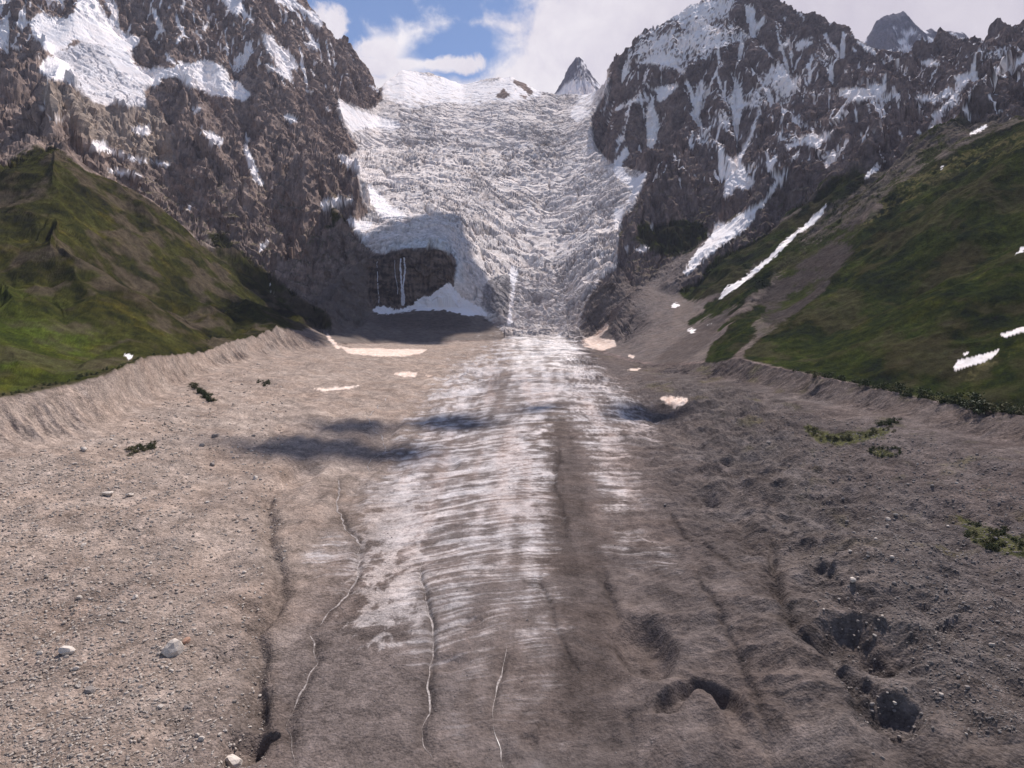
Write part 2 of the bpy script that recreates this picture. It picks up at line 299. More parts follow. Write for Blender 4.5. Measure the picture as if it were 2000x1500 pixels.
SNOW = [
 A(140,100,200,60,260,80,330,90,360,60,380,0,480,0,490,60,530,90,560,60,560,100,545,130,620,170,680,180,680,210,640,240,600,250,560,230,480,215,400,205,360,190,330,230,250,270,215,230,170,190),
 A(200,310,240,270,300,290,370,330,330,385,250,385,190,345), A(500,240,600,235,650,300,690,330,740,390,700,420,620,380,560,320),
 A(690,340,760,330,850,330,880,300,940,310,1000,290,1060,310,1110,340,1120,400,1160,390,1190,430,1230,460,1200,490,1150,480,1100,470,1040,470,960,430,890,400,860,370,830,380,790,380,770,420,740,425,690,380),
 A(1080,0,1180,0,1200,60,1240,90,1230,110,1180,60,1140,70,1110,40), A(1330,10,1350,0,1440,0,1500,50,1540,60,1580,100,1570,140,1520,110,1490,60,1440,40,1400,20),
 A(1270,165,1330,170,1350,220,1390,230,1440,290,1460,330,1420,340,1425,400,1390,380,1290,320,1300,310,1350,330,1340,290,1300,240),
 A(1490,120,1530,190,1560,230,1540,245,1480,215,1520,200,1490,150), A(740,30,760,40,775,90,805,150,790,165,765,120,750,80),
 A(440,690,510,690,540,730,620,760,720,770,715,795,640,780,560,750,460,730), A(720,780,860,805,790,812), A(520,825,600,825,700,860,600,850,530,840),
 A(975,625,1010,640,1090,680,1090,710,1050,700,1000,660), A(1185,720,1205,700,1240,790,1260,850,1290,890,1275,910,1240,880,1210,800), A(1200,640,1218,690,1200,700),
 A(1480,420,1500,440,1550,435,1500,452), A(1380,555,1420,560,1460,590,1430,600,1400,590), A(215,560,250,570,380,580,300,585,240,575), A(190,505,230,530,225,550),
 A(640,625,720,615,740,650,700,660,650,645), A(1270,1195,1310,1170,1315,1190,1280,1220,1265,1240), A(910,1020,935,985,925,1025), A(800,250,850,290,860,320,820,300),
 A(985,150,1035,60,1045,60,1000,155), A(1070,250,1125,205,1100,240), A(940,530,980,520,970,545,945,547), A(1560,500,1630,545,1600,535),
 A(1650,750,1700,770,1770,815,1760,830,1700,810,1660,780), A(1650,480,1740,540,1820,560,1900,580,1960,610,1920,640,1850,620,1760,630,1720,650,1690,600,1650,540),
 A(1700,1060,1760,1080,1820,1080,1800,1120,1750,1130,1700,1090), A(1790,900,1850,940,1900,1000,1990,1050,1960,1075,1850,1060,1810,980), A(1780,410,1850,430,1850,450,1800,420),
 A(20,20,60,0,0,0,0,30), A(50,220,110,225,100,240,60,235), A(895,0,905,0,890,60,885,40),
 # the broad icy rim above the icefall
 B_(330,330,440,325,600,370,750,380,900,400,980,370,1040,380,1130,430,1150,460,1080,490,1000,500,920,490,850,520,760,510,650,500,560,530,450,520,380,470,350,400),
 B_(1440,380,1400,470,1380,560,1320,600,1280,560,1330,470,1300,440),
 # right massif
 D_(275,97,330,50,400,18,520,0,500,25,420,52,340,88), D_(300,130,290,160,255,205,210,240,180,212,240,172),
 D_(50,295,130,300,190,270,230,250,290,310,350,350,345,365,290,330,240,315,180,310,120,310), D_(130,390,190,430,250,420,310,405,290,450,220,500,205,480,210,450,170,430),
 D_(0,530,90,485,170,475,165,495,90,500,0,550), D_(550,480,600,490,660,500,710,510,700,520,640,515,610,550,590,520), D_(765,345,745,400,722,440,712,430,735,375),
 D_(715,500,700,570,690,620,660,700,620,770,625,800,650,850,690,890,660,920,620,930,600,900,580,930,560,960,535,965,540,870,555,800,540,750,580,770,620,740,650,680,680,600),
 D_(590,550,560,600,520,650,540,610), D_(800,750,780,790,770,830,810,860,800,900,760,960,730,1010,690,1030,690,1060,640,1120,580,1160,480,1230,420,1280,350,1300,400,1230,480,1140,490,1090,560,1090,620,1040,680,1010,740,970,760,920,790,880,750,830,740,790),
 D_(830,850,820,910,805,900,815,860), D_(330,1330,380,1290,415,1280,400,1310,360,1340),
 D_(1045,995,1020,1040,980,1090,900,1140,820,1220,740,1290,660,1360,560,1430,500,1470,540,1410,640,1350,700,1300,780,1230,850,1160,930,1100,1000,1030),
 D_(840,710,900,690,950,650,1000,660,1075,630,1040,680,990,725,930,700,870,720,840,735), D_(950,610,980,640,970,655), D_(1100,430,1180,430,1240,430,1270,400,1290,410,1330,440,1300,470,1230,490,1160,490,1110,465),
 D_(1335,345,1325,400,1320,450,1308,380), D_(780,255,830,210,860,160,850,210,870,210,810,245), D_(880,220,920,190,980,210,940,225,900,250), D_(940,410,950,350,1000,305,970,350,950,400),
 D_(1720,345,1690,370,1650,370,1680,410,1660,460,1610,510,1565,550,1555,590,1520,640,1570,610,1610,540,1660,490,1700,430,1745,380), D_(1500,300,1560,290,1600,310,1540,325,1480,310),
 D_(1640,160,1690,165,1730,180,1680,185), D_(1460,475,1500,462,1570,490,1500,492), D_(1920,350,1960,300,2000,260,2000,300,1950,340), D_(1760,400,1830,350,1800,372),
 D_(1250,830,1290,800,1300,820,1260,850,1215,885), D_(1030,770,1050,745,1085,735,1060,770), D_(1715,668,1780,625,1828,605,1790,640), D_(1900,570,1950,575,1920,585),
 D_(1170,190,1230,220,1270,240,1280,272,1230,245), D_(1290,280,1340,318,1310,305), D_(95,1222,140,1198,172,1212,140,1232), D_(45,1200,80,1220,60,1232),
 D_(0,790,60,710,72,760,30,800,60,850,100,870,160,830,130,920,90,980,50,1000,90,940,60,900,0,860), D_(0,1030,45,1010,40,1070,20,1130,0,1110), D_(870,768,930,738,890,768),
 D_(1140,230,1190,240,1180,255), D_(1105,335,1150,345,1130,350), D_(680,150,740,60,730,110,690,165), D_(820,90,845,112,830,80), D_(505,330,548,275,525,322), D_(1585,818,1615,806,1600,824),
 D_(0,690,50,655,60,665,20,700), D_(170,1130,205,1080,195,1110), D_(280,770,310,765,290,790), D_(1940,1250,2000,1200,2000,1225),
 G_(1655,565,1670,510,1760,490,1830,470,1885,452,1870,480,1800,520,1720,540), G_(1885,383,1950,360,2000,345,2000,367,1940,387,1900,397), G_(1698,478,1742,462,1712,487),
 G_(270,245,300,228,325,240,290,252), G_(350,360,390,355,402,362,375,377), G_(450,340,502,313,460,342), G_(625,495,690,470,680,487,640,500), E_(65,-10,150,-40,240,-30,150,10,70,15),
 A(600,475,640,485,655,497,625,508) if False else Q(240,690,262,695,252,705), E_(1000,290,1030,330,1010,420,1000,520,1005,580,975,585,990,480,1000,400,985,330),
]
CONE = [E_(310,515,350,495,390,498,430,512,480,500,520,490,560,450,600,445,650,410,690,378,705,390,720,410,760,450,800,480,850,500,885,537,840,540,780,542,700,520,620,512,520,515,430,530,370,537)]
DIRTY = [E_(150,680,200,698,300,700,450,705,595,703,560,725,460,742,300,737,200,725), E_(90,615,110,640,170,700,150,705,100,660), E_(410,825,470,815,540,820,530,840,450,837), E_(15,895,130,892,272,880,200,900,90,910),
         E_(560,830,618,828,600,842), E_(1340,660,1400,640,1472,565,1472,600,1420,650,1500,660,1512,690,1440,712,1380,700,1340,690), E_(1715,940,1760,935,1860,945,1850,975,1790,985,1740,960),
         E_(1770,985,1830,990,1800,1000), G_(60,485,100,482,85,500), G_(75,552,135,545,110,560), E_(1560,730,1600,735,1590,750), E_(1540,805,1635,798,1600,812)]
ICE = [Q(735,120,770,120,1190,120,1188,170,1155,230,1165,290,1190,315,1230,330,1265,340,1240,400,1212,430,1206,480,1205,520,1172,545,1150,580,1136,610,1130,650,1165,700,1185,740,1215,780,1250,830,1300,870,1340,930,1385,1010,1400,1080,
           1300,1130,1220,1200,1180,1290,1120,1400,980,1420,880,1300,800,1180,760,1080,700,980,690,930,770,900,800,850,820,800,860,760,880,710,940,690,985,650,960,630,935,612,890,570,885,545,893,515,885,495,850,485,800,484,735,496,715,480,690,450,
           700,430,720,415,705,380,700,350,680,310,700,290,680,260,662,230,662,195,720,215,748,195)]
ICE += [A(250,270,400,205,500,215,640,240,650,300,690,330,750,380,740,420,700,440,720,520,640,520,580,500,520,520,450,490,380,440,330,400,250,385,330,330)]
HGL = [A(140,100,330,90,560,100,680,190,640,240,650,300,750,380,720,520,640,520,580,500,520,520,450,490,330,400,190,345,240,270)]
ROCKIN = [B_(1000,390,1060,400,1110,450,1090,470,1050,430,1010,410), B_(915,470,960,430,990,465,970,478,930,480), B_(1020,455,1080,470,1060,485), E_(1330,420,1400,370,1450,410,1480,470,1420,540,1340,580,1320,520),
          E_(1500,400,1560,390,1590,410,1540,430)]
DARKICE = [E_(850,440,880,370,950,330,1000,350,985,450,990,540,900,530,850,490)]
CLIFF = [Q(715,500,735,498,800,487,850,487,880,497,891,520,885,548,860,562,800,600,750,612,720,600)]
OUTC = [A(150,600,290,590,330,640,400,690,480,840,420,830,350,730,280,690,200,680)]
GRASS = [Q(-50,318,10,322,40,300,70,275,100,282,130,300,160,325,190,340,230,352,330,415,420,500,500,560,570,615,600,650,545,640,500,660,440,672,400,692,300,700,240,722,150,750,0,780,-50,800),
         Q(400,450,440,455,470,490,520,530,560,560,600,590,640,610,650,640,600,640,560,610,500,565,430,505),
         Q(1445,700,1482,655,1545,615,1605,570,1650,505,1680,450,1725,385,1790,335,1850,300,1920,262,2010,225,2060,225,2060,830,2000,812,1900,797,1800,778,1700,754,1600,734,1500,712),
         Q(1325,575,1345,555,1400,510,1470,470,1510,450,1560,425,1600,420,1540,480,1470,520,1420,560,1350,592), Q(1370,600,1420,570,1520,500,1580,460,1560,500,1480,560,1440,600,1400,620),
         Q(1385,680,1430,620,1480,590,1500,600,1470,650,1430,700,1390,720,1375,745,1375,710), Q(1330,630,1380,610,1400,620,1350,640), Q(1500,455,1560,400,1620,350,1700,330,1660,380,1600,410),
         Q(1250,440,1310,430,1370,430,1390,460,1350,490,1290,500,1240,470), Q(600,410,640,400,680,430,640,450)]
SHRUBG = [G_(925,820,960,830,1010,850,1070,870,1150,855,1230,860,1240,840,1320,840,1365,850,1300,885,1230,900,1150,920,1080,930,1050,910,1000,915,950,870,925,850), G_(1255,945,1290,935,1380,960,1390,975,1300,985,1260,965),
          Q(1860,1000,1900,1020,1960,1040,2000,1050,2000,1090,1950,1080,1900,1060), A(0,0,0,0), E_(0,0,0,0)]
SCREE = [Q(1140,650,1180,640,1205,600,1230,575,1330,490,1400,440,1470,440,1400,500,1330,556,1322,590,1310,640,1360,650,1340,690,1290,715,1400,700,1440,690,1420,740,1330,760,1200,740,1150,690),
         Q(1470,600,1500,560,1560,500,1640,440,1690,420,1690,470,1650,530,1620,580,1560,620,1500,640), Q(370,440,400,450,470,520,560,580,620,610,600,620,520,570,440,510),
         Q(1230,690,1290,690,1400,600,1440,600,1350,700,1290,730)]
PALE = [A(330,590,560,520,800,540,810,640,850,700,860,800,720,810,540,720,450,690,380,650), A(200,380,250,385,380,440,450,490,520,520,720,520,800,560,820,640,600,660,400,600,240,570,200,480)]
DARKSC = [Q(1265,715,1330,660,1400,610,1420,620,1380,680,1320,720,1290,735), Q(940,645,700,640,740,612,900,608)]
VEIN = [Q(1300,0,1440,0,1440,50,1420,110,1340,145,1250,120,1210,130,1240,90)]
VEIN2 = [Q(1180,130,1240,90,1440,0,1620,50,1700,100,1860,80,2060,60,2060,240,1850,260,1700,340,1500,400,1300,330,1200,230)]
VEIN3 = [Q(0,0,560,0,640,70,730,180,700,250,560,220,420,120,260,80,0,120)]
FRESH = [Q(1500,660,1700,560,1800,480,2060,420,2060,700,1800,740,1600,720)]
OCHRE = [Q(1640,440,1760,360,1850,310,2000,255,2000,290,1880,330,1780,390,1690,440), Q(1860,735,1950,690,2000,670,2000,690,1930,720,1880,750)]
YG = [Q(-50,540,60,580,160,640,240,700,150,745,-50,790)]
TONG = [Q(990,640,1130,640,1165,700,1190,750,1240,800,1280,850,1330,930,1345,960,1300,950,1240,880,1180,860,1130,865,1100,870,1090,900,1080,1000,1085,1060,1110,1120,1130,1240,1180,1380,1160,1490,1090,1520,1040,1530,960,1530,890,1490,840,1400,810,1270,795,1120,
            760,1080,790,1030,720,980,700,950,770,930,780,890,770,870,810,850,820,800,860,750,885,700),
        Q(1135,880,1170,890,1210,930,1250,960,1260,985,1200,1000,1170,960), Q(1130,1070,1330,1070,1330,1085,1130,1100), Q(605,1090,640,1050,690,1090,705,1120,640,1130,625,1110), Q(760,1180,840,1190,850,1330,780,1290)]
m_ = {}
for nm, pl, sb in (('snow', SNOW, .7), ('cone', CONE, .7), ('dirty', DIRTY, .8), ('ice', ICE, 1.5), ('hgl', HGL, 2), ('rockin', ROCKIN, 1), ('darkice', DARKICE, 2), ('cliff', CLIFF, 1), ('grass', GRASS, 3), ('shrubg', SHRUBG, 2),
                   ('scree', SCREE, 4), ('pale', PALE, 5), ('outc', OUTC, 1.5), ('darksc', DARKSC, 6), ('vein', VEIN, 6), ('vein2', VEIN2, 20), ('vein3', VEIN3, 20), ('ochre', OCHRE, 3), ('yg', YG, 12), ('tong', TONG, 5)):
    m_[nm] = blur(raster(pl), sb, sb)

# ------------------------------------------------------------------ relief
ice0 = look(m_['ice'], U0, V0) * np.where(U0 > 985, sstep(sg, 4.9, 6.9), sg > 6.2)
cliff0 = look(blur(m_['cliff'], 2, 2), U0, V0) * (sg > 6) * (sg < 9.3)
ice0 = ice0 * (1 - cliff0)
grass0 = look(blur(m_['grass'], 8, 8), U0, V0) * (sg > 5) * (sg < 9)
scree0 = look(blur(m_['scree'], 4, 4), U0, V0)
floor = sstep(sg, 4.3, 3.7)
right = sstep(U0, 1000, 1300)
center = sstep(U0, 640, 720) * sstep(U0, 1300, 1180)
mtn = sstep(sg, 8.0, 9.6)                                  # behind the grassy shoulders
side = sstep(sg, 5.2, 6.3) * (1 - mtn)
rockw = np.clip(mtn * (1 - ice0) * (1 - .75 * scree0), 0, 1)
apron = sstep(U0, 690, 730) * sstep(U0, 1010, 980) * (V0 > 600)
rockw = np.maximum(rockw, side * sstep(U0, 530, 600) * sstep(U0, 1300, 1180) * (1 - ice0) * .5 * (1 - apron) * sstep(sg, 6, 7.2))
rockw = np.maximum(rockw, side * sstep(U0, 420, 300) * (1 - grass0) * .6 * sstep(sg, 7.0, 7.8))
rockw = np.maximum(rockw, side * sstep(U0, 1380, 1450) * (1 - grass0) * .5 * (1 - .85 * scree0) * sstep(sg, 6, 7.2))
snow0 = look(blur(m_['snow'], 4, 4), U0, V0)
rockw = rockw * (1 - .55 * snow0 * (sg > 8.5)) * (1 - .75 * look(blur(m_['hgl'], 5, 5), U0, V0) * (sg > 8.5))
rockw = np.maximum(rockw, cliff0 * .5)
# large buttresses
calm = 1 - .8 * np.exp(-((sg - 12) / .14) ** 2)           # the skyline keeps its traced shape
wx = 60 * perlin(X / 260, Y / 260, Z / 400, 91); wy = 60 * perlin(X / 260, Y / 260, Z / 400, 92)
Z = Z + fl(rockw * calm * (46 * fbm(X + wx, Y + wy, Z * .3, 420, 2, .5, 3, True) - 8))
Z = Z + fl(grass0 * (1 - floor) * sstep(sg, 6, 7) * 9 * (fbm(X + wx, Y + wy, X * 0, 150, 2, .5, 13, True) - .2))
gul = np.zeros_like(Z); gtot = 0; vein_ = np.zeros_like(Z)
N0 = [fl(blur(q, 10, 10)) for q in grad(X, Y, blur(Z, 6, 6))]; Yflat = Y.copy()
nx, ny, nz = grad(X, Y, Z)
def erosion(X, Y, dx, dy, cell, seed):
    px, py = X / cell, Y / cell
    ix, iy = np.floor(px), np.floor(py); fx, fy = px - ix, py - iy
    va = np.zeros_like(X); wt = np.zeros_like(X)
    ixi, iyi = ix.astype(np.int32), iy.astype(np.int32)
    for i in (-1, 0, 1):
        for j in (-1, 0, 1):
            h = _hash((ixi + i).view(np.uint32), (iyi + j).view(np.uint32), np.zeros(1, np.uint32), seed)
            hx = (h & np.uint32(1023)).astype(F32) / 1023 ; hy = ((h >> np.uint32(10)) & np.uint32(1023)).astype(F32) / 1023
            a = fx - i - hx; b = fy - j - hy
            w_ = np.exp(-(a * a + b * b) * 2.2); wt += w_
            va += w_ * np.cos((a * dx + b * dy) * F32(6.2832))
    c = va / wt
    return 1 - 2 * np.sqrt(np.clip((1 - c) * .5, 0, 1)), c
gmask = grass0 * (1 - floor) * sstep(sg, 5.6, 6.6)
eroamp = None
for o, (cell, amp) in enumerate(((260, 80), (125, 46), (62, 19), (30, 6.5), (15, 2.2), (7.5, .9))):
    Zs = blur(Z, max(1, 8 / 2 ** o), max(1, 8 / 2 ** o)) if o < 4 else Z
    nx, ny, nz = grad(X, Y, Zs)
    gl = np.sqrt(nx * nx + ny * ny) + .02
    k = np.minimum(1, gl * 3) / gl
    eroamp = fl(np.maximum(rockw * calm, (.26, .24, .20, .14, .09, .06)[o] * gmask * np.clip(Y / 900, .35, 1)))
    r, c = erosion(X, Y, fl(ny * k), fl(-nx * k), F32(cell), 31 + o)
    ww = 1. if o < 3 else (.75 + .5 * perlin(X / 150, Y / 150, Z / 150, 55))
    rg = r * .8 + c * .2; rg = lerp(rg, c * .8, gmask if o < 3 else 0)
    dq = fl(amp * eroamp * (rg + .15) * ww)
    Z = Z + dq
    if o in (1, 2, 3):
        th = np.quantile(r[mtn > .5], (.09, .06, .03)[o - 1]); vein_ = np.maximum(vein_, sstep(r, th + .08, th - .04))
    gul += fl(r * (1 if o < 3 else .6)); gtot += (1 if o < 3 else .6)
gul /= gtot
# the moraine banks: rills down the inner wall
wall = np.exp(-((sg - 4.62) / .30) ** 2) * (1 - center) * (1 - .7 * sstep(Z, 150, 200))
nx, ny, nz = grad(X, Y, blur(Z, 4, 4)); gl = np.sqrt(nx * nx + ny * ny) + .02
for cell, amp in ((16, 1.7), (7, 1.0), (3.2, .5)):
    r, c = erosion(X, Y, fl(ny / gl), fl(-nx / gl), F32(cell), 61)
    Z = Z + fl(wall * amp * (r + .2) * (Y / 400) ** .5 * np.clip(.75 + 1.6 * perlin(X / 38, Y / 38, X * 0, 62), .15, 1.5))
crest = np.exp(-((sg - 5) / .14) ** 2) * (1 - center)
Z = Z + fl(crest * (2.2 * perlin(X / 14, Y / 14, X * 0, 71) + 1.2 * perlin(X / 5, Y / 5, X * 0, 72)) * (Y / 500))
# debris ground of the trough
rough = floor * (1 - .55 * sstep(np.abs(X + 10), 130, 30))
hum = fbm(X, Y, X * 0, 34, 5, .55, 40)
Z = Z + fl(rough * ((2.0 + .9 * sstep(np.abs(X), 50, 110)) * hum) * sstep(np.abs(X), 10, 120) * (1 + .8 * right))
Z = Z + fl(floor * .35 * fbm(X, Y, X * 0, 5, 4, .6, 44))
Z = Z + fl(floor * sstep(np.abs(X - 15), 45, 95) * (2.6 * perlin((X - .03 * Y) / 17 + .4 * perlin(X / 30, Y / 60, X * 0, 48), Y / 130, X * 0, 47) + 1.3 * perlin((X - .03 * Y) / 7, Y / 50, X * 0, 49)))
Z = Z + fl(floor * 6.5 * np.exp(-((X - .045 * Y - 4) / 62) ** 2) * sstep(Y, 90, 200))
# darker hummocky ice-cored moraine on the right
hm = floor * right * np.exp(-((X - .32 * Y * 0 - 75 - .16 * Y) / 70) ** 2)
Z = Z + fl(hm * 5.0 * fbm(X * .9, Y * 1.1, X * 0, 30, 4, .5, 46, True))

def wpt(u, v):
    T, s = ray(u, v); y = float(floorY(u, v)); return float(T) * y, y
def seglen(px, py, pts):
    """distance and running length along a polyline, for vertices of the floor"""
    best = np.full(px.shape, 1e9, F32); run = np.zeros(px.shape, F32); acc = 0.
    for (ax, ay), (bx, by) in zip(pts[:-1], pts[1:]):
        l = math.hypot(bx - ax, by - ay) + 1e-6
        t = np.clip(((px - ax) * (bx - ax) + (py - ay) * (by - ay)) / l ** 2, 0, 1)
        d = np.hypot(px - (ax + t * (bx - ax)), py - (ay + t * (by - ay)))
        m = d < best; best[m] = d[m]; run[m] = (acc + t * l)[m]; acc += l
    return best, run
fr = slice(60, 70 + 165 + 95 + 165 + 20)                   # rows of the floor
Xf, Yf = X[fr], Y[fr]
jx = 1.6 * perlin(Xf / 7, Yf / 7, Xf * 0, 81) + 4 * perlin(Xf / 30, Yf / 30, Xf * 0, 82); jy = 1.6 * perlin(Xf / 7, Yf / 7, Xf * 0, 83)
wet = np.zeros_like(Z)
CH = [ # channels: width, depth, jitter, points
 (1.4, 1.2, 1., [(1180,1100),(1190,1180),(1200,1225)]), (1.6, 2.2, 1., [(1500,1040),(1520,1140),(1560,1230),(1610,1270),(1650,1330),(1680,1390),(1700,1440)]),
 (2.4, 2.5, 1., [(525,960),(528,1050),(540,1150),(530,1190),(490,1230),(500,1300),(508,1360),(500,1440),(490,1500)]), (1.4, 2.2, 1., [(515,1330),(520,1390),(516,1430)]),
 (1.5, 1.6, 1., [(1500,1400),(1515,1450),(1530,1500),(1545,1600)]), (.8, .7, .6, [(1360,1100),(1365,1150),(1400,1190),(1420,1240),(1450,1310),(1485,1370),(1510,1440),(1525,1500)]),
 (1.0, .8, .6, [(1290,980),(1330,1030),(1400,1080),(1450,1120)]), (3.0, 2.5, 1., [(1440,1010),(1470,1060),(1500,1090)]), (1.3, .8, .6, [(655,930),(660,970),(655,995),(700,1060),(705,1110),(670,1170),(612,1230),(622,1290),(600,1340),(575,1390),(560,1420),(568,1500)]),
 (1.0, .8, .6, [(820,1100),(845,1230),(848,1330),(840,1390),(822,1420),(830,1500)]), (1.0, .9, .6, [(985,1260),(965,1350),(955,1410)]), (1.6, 1.2, .6, [(955,1415),(975,1460),(990,1500),(1000,1540)]),
 (1.0, .6, .6, [(1090,870),(1085,950),(1105,1010),(1100,1060)]), (.8, .4, .6, [(1050,1110),(1080,1200),(1110,1280),(1150,1340)]), (1.2, 1.2, .5, [(1215,1370),(1228,1420),(1235,1470)])]
MOUNDS = [(1340,1480,11,3.5,.6),(1500,1290,22,4,.4),(1580,1480,20,4,.5),(1850,1330,40,5,.6),(1750,1220,30,3.5,.8),(1860,1180,30,3,.8),(300,1020,40,3,.8),(430,1250,22,3,.6)]
for u, v, r_, h, asp in MOUNDS:
    x, y = wpt(u, v); d = np.hypot((Xf - x), (Yf - y) * asp)
    Z[fr] += fl(h * np.exp(-(d / r_) ** 2))
Vn = proj(X, Y, blur(Z, 3, 3))[1]
def wpt(u, v):
    """ground point under this column and row, on the ground as shaped so far"""
    T = ray(u, v)[0]; j = int(np.clip(np.searchsorted(Tc, T), 1, NC - 1))
    i = np.nonzero(Vn[:620, j] <= v)[0]; i = max(int(i[0]), 1)
    return float(X[i, j]), float(Y[i, j])
wetf = np.zeros(Xf.shape, F32)
for wd, dp, jit, pts in CH:
    d, run = seglen(Xf + jx * jit, Yf + jy * jit, [wpt(*p) for p in pts])
    g = np.exp(-(d / wd) ** 2) * sstep(run, 0, 14) * sstep(run.max() - run, 0, 10); Z[fr] -= fl(dp * g * floor[fr]); wetf = np.maximum(wetf, sstep(d, 3.2 * wd, .4 * wd) * sstep(run, 0, 20) * sstep(run.max() - run, 0, 10))
PITS = [(1250,1248,10,3.0,.5),(1258,1260,8,3.5,.4),(1742,1392,7.0,5.5,1.0),(1690,1345,2.4,2.2,.5),(1728,1312,2.2,1.0,.6),(1605,1108,4.6,3.5,.8),(1660,1262,7,4,.6),(1345,958,14,5,.4),(1410,968,10,4,.4),(1440,890,16,5,.4),
        (1250,810,20,2.5,.4),(1320,815,26,2.5,.4),(875,908,8,2.,.4),(922,1215,4,.9,.9),(878,1295,6,1.2,1.3),(590,930,10,3,.4),(480,1192,4,1.6,.5),(470,1455,6,4,.8),(520,1440,3,4,1.6),(440,1290,8,1.8,.8),(1030,1450,3.,.8,1.)]
for u, v, r_, dp, asp in PITS:
    x, y = wpt(u, v)
    d = np.hypot((Xf + .35 * jx - x), (Yf + .35 * jy - y) * asp)
    g = sstep(d, r_, r_ * .35)
    Z[fr] -= fl(dp * g)
TRENCH = [wpt(*p) for p in [(1298,1395),(1306,1362),(1332,1342),(1370,1340),(1408,1352),(1438,1385),(1448,1430),(1440,1490)]]
d, run = seglen(Xf + .2 * jx, Yf + .2 * jy, TRENCH)
totl = run.max(); Z[fr] -= fl(4.2 * sstep(d, 3.7, .9) * sstep(run, 0, 3) * sstep(run, totl, totl * .5))
# ogives and flow ridges of the tongue
tg0 = look(blur(m_['tong'], 6, 6), U0, V0) * sstep(sg, 7.2, 5.4)
arc = Y + .0050 * (X - 25) ** 2 * np.clip(Y / 500, .5, 1.2)
farw = sstep(Y, 380, 620)
wv = lerp(perlin(X / 45, arc / 11, X * 0, 101) + .6 * perlin(X / 22, arc / 5, X * 0, 102), 1.2 * perlin(X / 70, arc / 38, X * 0, 103) + .5 * perlin(X / 26, arc / 13, X * 0, 104), farw)
Z = Z + fl(tg0 * (.8 + 5.0 * sstep(Y, 350, 800)) * (1 - 1.6 * np.abs(wv)) * .8 * sstep(Y, 130, 350) * sstep(sg, 7.4, 5.8))
# icefall: transverse crevasses and seracs
i2 = ice0
wx = 14 * perlin(X / 70, Y / 70, Z / 70, 111); wy = 14 * perlin(X / 70, Y / 70, Z / 70, 112)
cre = fbm((X + wx) * .42, Y + wy - .0003 * X * X, Z * .8, 24, 4, .6, 115, True)
cre2 = fbm(X + wy, (Y + wx), Z, 46, 3, .6, 121, True)
upper = sstep(V0, 300, 190)
soft = look(blur(m_['snow'], 3, 3), U0, V0) * sstep(U0, 1500, 1400)
cre3 = fbm(X + 3 * wy, Y + 3 * wx, Z, 150, 3, .55, 125, True)
cw = 5 * perlin(X / 18, Y / 18, Z / 18, 126)
zone = np.clip(.55 + 1.5 * perlin(X / 210, Y / 170, Z / 300, 124) + .6 * perlin(X / 80, Y / 80, Z / 90, 123), .12, 1.15)
ck = np.abs(perlin((X + 2 * wx) / 62, (Y + wy + cw) / 20, Z / 60, 127)); ck2 = np.abs(perlin((X + wy) / 17, (Y + wx + cw) / 6.5, Z / 15, 128)); ck3 = np.abs(perlin((X + wy) / 150, (Y + 2 * wx + 2 * cw) / 55, Z / 150, 129))
Z = Z + fl(i2 * (zone * (5.5 * cre + 7 * cre2 - 3 * sstep(ck2, .16, .0)) + 14 * cre3 - 8 * sstep(ck, .12, .0) - 14 * sstep(ck3, .07, 0)) * (1 - .35 * upper) * (1 - .75 * soft))
# crags: three-dimensional breakup along the normal
nx, ny, nz = grad(X, Y, blur(Z, 2, 2))
cr3 = 4 * fbm(X, Y, Z * .6, 95, 3, .5, 127, True) + 3.0 * fbm(X, Y, Z * .8, 42, 5, .6, 131, True) + 2.6 * fbm(X, Y, Z * .7, 14, 3, .6, 141, True)
sa = np.where(U0 < 1000, 1, -1) * .45 * X + Z * .85 + .25 * Y + 12 * perlin(X / 90, Y / 90, Z / 90, 135); sb_ = X * .8; sc3 = Y * .8
cr3 = cr3 + 5.5 * (1 - 2.4 * np.abs(perlin(sa / 19, sb_ / 110, sc3 / 110, 136))) + 2.6 * (1 - 2.4 * np.abs(perlin(sa / 8, sb_ / 60, sc3 / 60, 137)))
lip = np.exp(-((sg - 12) / .06) ** 2)
rm = rockw > .03; fx_ = np.zeros_like(X)
rx, ry, rz = X[rm], Y[rm], Z[rm]
w1, w2, w3 = [fl(9 * fbm(rx, ry, rz, 40, 3, .6, 170 + q)) for q in range(3)]
rx, ry, rz = rx + w1 + np.where(U0[rm] < 1000, .35, -.35) * rz, ry + w2, rz + w3
fx_[rm] = 10 * facets(rx / 78, ry / 78, rz / 120, 180) + 7 * facets(rx / 34, ry / 34, rz / 50, 181) + 4.0 * facets(rx / 15, ry / 15, rz / 22, 182) + 2.2 * facets(rx / 7, ry / 7, rz / 9, 183)
cr3 = cr3 + fx_
dn = fl((rockw * np.clip(1.25 * (1 - .35 * grass0), 0, 1) + .10 * grass0 * mtn) * cr3 * np.minimum(1, (Y / 1200)) * (1 + .0 * lip))
Z = Z + fl(lip * ice0 * (U0 > 755) * (U0 < 1170) * (16 * fbm(X, Y * .2, X * 0, 90, 4, .6, 153)))
dn += fl(lip * rockw * (1 - center * (U0 < 1180)) * (50 * fbm(X, Y * .2, X * 0, 70, 5, .65, 151) + 8))
X = X + dn * fl(nx) * .8; Yd = Y + dn * fl(ny) * .8; Z = Z + dn * fl(nz)
Z = Z + fl(grass0 * side * (1.3 * fbm(X, Y, X * 0, 22, 5, .68, 161) + 3 * fbm(X, Y, X * 0, 60, 3, .5, 163, True)) * (Y / 500))
Y0 = np.maximum.accumulate(Yflat, 0); Y = fl(Yd)
del Yd
U, V = proj(X, Y, Z)
nx, ny, nz = grad(X, Y, Z)

